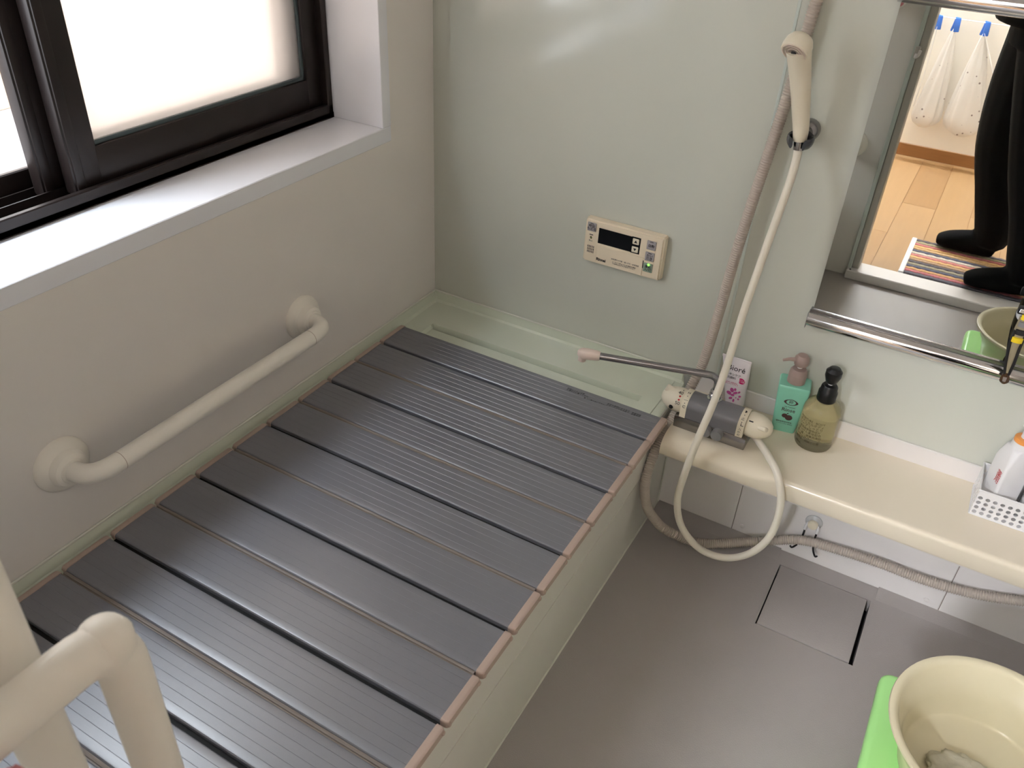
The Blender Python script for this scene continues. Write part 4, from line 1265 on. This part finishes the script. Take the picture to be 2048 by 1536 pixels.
b1 = bag(0.868, (0.874, 0.672), 0.135, 0.205, 0.4, 'translucent plastic bag hanging from the middle blue clip')
b2 = bag(1.048, (1.004, 0.672), 0.165, 0.195, 2.1, 'translucent plastic bag hanging behind the dark trousers')
strand((0.796, -3.088, 0.672), (0.800, -3.088, 0.30), 0.026, b1)
strand((1.004, -3.086, 0.672), (1.10, -3.086, 0.50), 0.022, b2)

# small catch on the doorway frame
hk = thing('coat_hook', 'small pale hook on the doorway frame in the mirror', 'hook', (0.866, FY, 0.82))
B().box(0.858, 0.874, FY + 0.003, FY + 0.016, 0.815, 0.852, 0.003, 2).build('plate', M_DOORF, hk)
B().tube(spline([(0.866, FY + 0.014, 0.826), (0.868, FY + 0.034, 0.822), (0.876, FY + 0.042, 0.832), (0.878, FY + 0.042, 0.846)], 5), 0.0050, 12).build('peg', M_STRIP, hk)

# vanity lamp on the far washroom wall
LX, LY_, LZ_ = 0.735, -3.115, 1.88
lp = thing('vanity_lamp', 'white tube lamp high on the washroom wall', 'lamp', (LX, -3.165, LZ_ - 0.03))
B().box(LX - 0.20, LX + 0.20, -3.165, -3.135, LZ_ - 0.035, LZ_ + 0.035, 0.006, 2).build('base', M_LAMPB, lp)
for sx in (-1, 1):
    B().box(LX + sx * 0.186 - 0.012, LX + sx * 0.186 + 0.012, -3.137, LY_ + 0.034, LZ_ - 0.034, LZ_ + 0.034, 0.006, 2).build('end_bracket', M_LAMPB, lp)
m_em = mat('lamp_diffuser', (255, 250, 244), 0.4, emit=LAMP_COL, estr=LAMP_W, var=0.01)
B().tube([(LX - 0.176, LY_, LZ_), (LX + 0.176, LY_, LZ_)], 0.032, 12).build('tube', m_em, lp)

# ---- the person holding the camera (only the dark trousers and socks show, in the mirror)
per = thing('person', 'person in loose black trousers, black top and black socks, in the mirror', 'person', (1.32, -1.86, WF))
def limb(b, pts, rad, sub=6, n=16):
    sp_ = spline(pts, sub)
    m = len(pts) - 1
    rr = []
    for i in range(len(sp_)):
        t = i / sub
        k = min(int(t), m - 1)
        u = t - k
        a, c = rad[k], rad[k + 1]
        a = a if isinstance(a, tuple) else (a, a)
        c = c if isinstance(c, tuple) else (c, c)
        rr.append((a[0] + (c[0] - a[0]) * u, a[1] + (c[1] - a[1]) * u))
    b.tube(sp_, rr, n)
pb = B()
ZF = WF + 0.012
# legs: loose trousers; facing -x. left leg (far), right leg (near the doorway)
limb(pb, [(1.300, -2.005, ZF + 0.055), (1.302, -2.00, 0.18), (1.266, -1.990, 0.33), (1.228, -1.980, 0.49), (1.212, -1.965, 0.68), (1.225, -1.945, 0.90)], [0.060, 0.078, 0.088, 0.100, 0.106, 0.120])
limb(pb, [(1.440, -1.700, ZF + 0.055), (1.436, -1.705, 0.18), (1.404, -1.715, 0.33), (1.356, -1.735, 0.49), (1.300, -1.760, 0.70), (1.262, -1.785, 0.90)], [0.060, 0.078, 0.088, 0.100, 0.106, 0.120])
# feet
for (hx, hy), (tx, ty) in (((1.335, -2.000), (1.112, -2.020)), ((1.475, -1.712), (1.246, -1.690))):
    d = Vector((tx - hx, ty - hy, 0))
    H = Vector((hx, hy, ZF))
    limb(pb, [H + Vector((0, 0, 0.037)), H + d * 0.22 + Vector((0, 0, 0.048)), H + d * 0.5 + Vector((0, 0, 0.045)), H + d * 0.8 + Vector((0, 0, 0.034)), H + d * 0.98 + Vector((0, 0, 0.024))],
         [(0.034, 0.034), (0.048, 0.040), (0.046, 0.044), (0.034, 0.050), (0.020, 0.032)], 6, 16)
# pelvis, torso
limb(pb, [(1.235, -1.865, 0.86), (1.240, -1.865, 0.98), (1.275, -1.868, 1.12), (1.315, -1.872, 1.26), (1.335, -1.875, 1.37), (1.330, -1.875, 1.43)],
     [(0.125, 0.185), (0.135, 0.190), (0.120, 0.178), (0.118, 0.190), (0.100, 0.185), (0.060, 0.080)], 6, 24)
# jacket hem
limb(pb, [(1.198, -1.88, 0.925), (1.200, -1.88, 0.955), (1.215, -1.88, 1.00), (1.235, -1.875, 1.05)], [(0.148, 0.195), (0.160, 0.205), (0.158, 0.200), (0.138, 0.190)], 4, 24)
# neck
limb(pb, [(1.330, -1.875, 1.40), (1.318, -1.870, 1.48), (1.305, -1.862, 1.53)], [0.062, 0.052, 0.055])
# head
hdb = bmesh.new()
bmesh.ops.create_icosphere(hdb, subdivisions=4, radius=1)
HC = Vector((1.285, -1.852, 1.595))
fwd = Vector((-0.92, 0.30, -0.25)).normalized()
sidev = Vector((0, 0, 1)).cross(fwd).normalized()
upv = fwd.cross(sidev)
for q in hdb.verts:
    p = q.co.copy()   # x fwd, y side, z up
    x, y, z = p.x * 0.093, p.y * 0.074, p.z * 0.112
    if z < -0.02:
        y *= 1 - 0.28 * min(1, (-z - 0.02) / 0.09)
        if x < 0:
            x *= 1 - 0.35 * min(1, (-z - 0.02) / 0.09)
    if x > 0.06 and abs(y) < 0.02 and -0.035 < z < 0.012:      # nose
        x += 0.020 * (1 - abs(y) / 0.02) * (1 - abs(z + 0.018) / 0.032 if abs(z + 0.018) < 0.032 else 0)
    if x > 0.05 and 0.0 < z < 0.028 and 0.012 < abs(y) < 0.048:   # eye sockets
        x -= 0.006
    if x > 0.05 and abs(z + 0.058) < 0.010 and abs(y) < 0.028:    # lips
        x += 0.005
    q.co = HC + fwd * x + sidev * y + upv * z
pb.addbm(hdb)
for s in (-1, 1):
    limb(pb, [HC + sidev * (s * 0.070) + fwd * -0.004 + upv * 0.016, HC + sidev * (s * 0.080) + fwd * -0.012 + upv * 0.004, HC + sidev * (s * 0.072) + fwd * -0.008 + upv * -0.024], [(0.009, 0.012), (0.010, 0.016), (0.007, 0.009)], 4, 10)
# arms reaching forward with both hands near the chest
def arm(sh_, el_, wr_, pal, fingers_dir, thumb_side):
    limb(pb, [sh_, (sh_ + el_) / 2, el_, (el_ + wr_) / 2, wr_], [0.066, 0.060, 0.052, 0.047, 0.036])
    d = (pal - wr_).normalized()
    side_ = d.cross(Vector((0, 0, 1))).normalized()
    limb(pb, [wr_, (wr_ + pal) / 2, pal], [(0.024, 0.026), (0.018, 0.036), (0.014, 0.038)], 4, 14)
    for i, L in enumerate((0.066, 0.074, 0.070, 0.054)):
        off = side_ * (0.030 - 0.020 * i)
        a = pal + off
        limb(pb, [a - d * 0.01, a + d * L * 0.45, a + d * L * 0.78 + fingers_dir * 0.014, a + d * L * 0.92 + fingers_dir * 0.034], [0.0092, 0.0088, 0.0080, 0.0070], 4, 10)
    a = wr_ + d * 0.03 + side_ * (0.030 * thumb_side)
    limb(pb, [a, a + side_ * (0.022 * thumb_side) + d * 0.022, a + side_ * (0.030 * thumb_side) + d * 0.05], [0.0115, 0.0105, 0.0085], 4, 10)
arm(Vector((1.335, -1.700, 1.355)), Vector((1.420, -1.690, 1.130)), Vector((1.290, -1.745, 1.265)), Vector((1.225, -1.760, 1.320)), Vector((0, -0.9, -0.3)), 1)
arm(Vector((1.335, -2.050, 1.355)), Vector((1.400, -2.060, 1.120)), Vector((1.240, -1.960, 1.240)), Vector((1.195, -1.900, 1.300)), Vector((0.3, 0.8, -0.3)), -1)
body = pb.build('body', M_SOCK, None, angle=180)
rmod = body.modifiers.new('r', 'REMESH')
rmod.mode = 'VOXEL'
rmod.voxel_size = 0.0075
rmod.use_smooth_shade = True
smod = body.modifiers.new('s', 'SMOOTH')
smod.iterations = 4
smod.factor = 0.5
bpy.context.view_layer.update()
me2 = bpy.data.meshes.new_from_object(body.evaluated_get(bpy.context.evaluated_depsgraph_get()))
body.modifiers.clear()
body.data = me2
me2.materials.clear()
me2.materials.append(M_SOCK)
me2.materials.append(M_SKIN)
for f in me2.polygons:
    f.use_smooth = True
    c = f.center
    head = c.z > 1.475
    hand = (c.x < 1.283 and 1.20 < c.z < 1.42 and -1.80 < c.y < -1.70) or (c.x < 1.246 and 1.19 < c.z < 1.42 and -1.99 < c.y < -1.80 and c.x < 1.225)
    if head or hand:
        f.material_index = 1
setpar(body, per)
hb = bmesh.new()
bmesh.ops.create_icosphere(hb, subdivisions=4, radius=1)
kill = []
for q in hb.verts:
    p = q.co.copy()
    if (p.x > 0.35 and p.z < 0.55) or p.z < -0.62 or (p.x > 0.0 and p.z < 0.1 and abs(p.y) < 0.75):
        kill.append(q)
    d = 1 + 0.04 * noise.noise(p * 7)
    q.co = HC + fwd * (p.x * 0.102 * d) + sidev * (p.y * 0.084 * d) + upv * (p.z * 0.122 * d)
bmesh.ops.delete(hb, geom=kill, context='VERTS')
hair = B().addbm(hb).build('hair', M_HAIR, per, angle=180)
hair.modifiers.new('solid', 'SOLIDIFY').thickness = 0.008

# ================================================================== OUTDOORS BEYOND THE WINDOW
tag(B().box(-6.0, -0.245, -4.0, 6.0, 0.0, 0.10).build('ground', M_CONC, smooth=False), 'rough pale concrete ground outside the window', 'ground', kind='structure')
tag(B().box(-3.45, -3.20, -4.0, 6.0, 0.10, 2.6).build('garden_wall', M_NEIGH, smooth=False), 'beige rendered wall outside the frosted window', 'wall', kind='structure')
po = tag(B().box(-3.19, -3.06, 0.66, 0.80, 0.10, 2.5, 0.008, 2).build('post', M_POST), 'pinkish wooden post outside the open window sash', 'post')
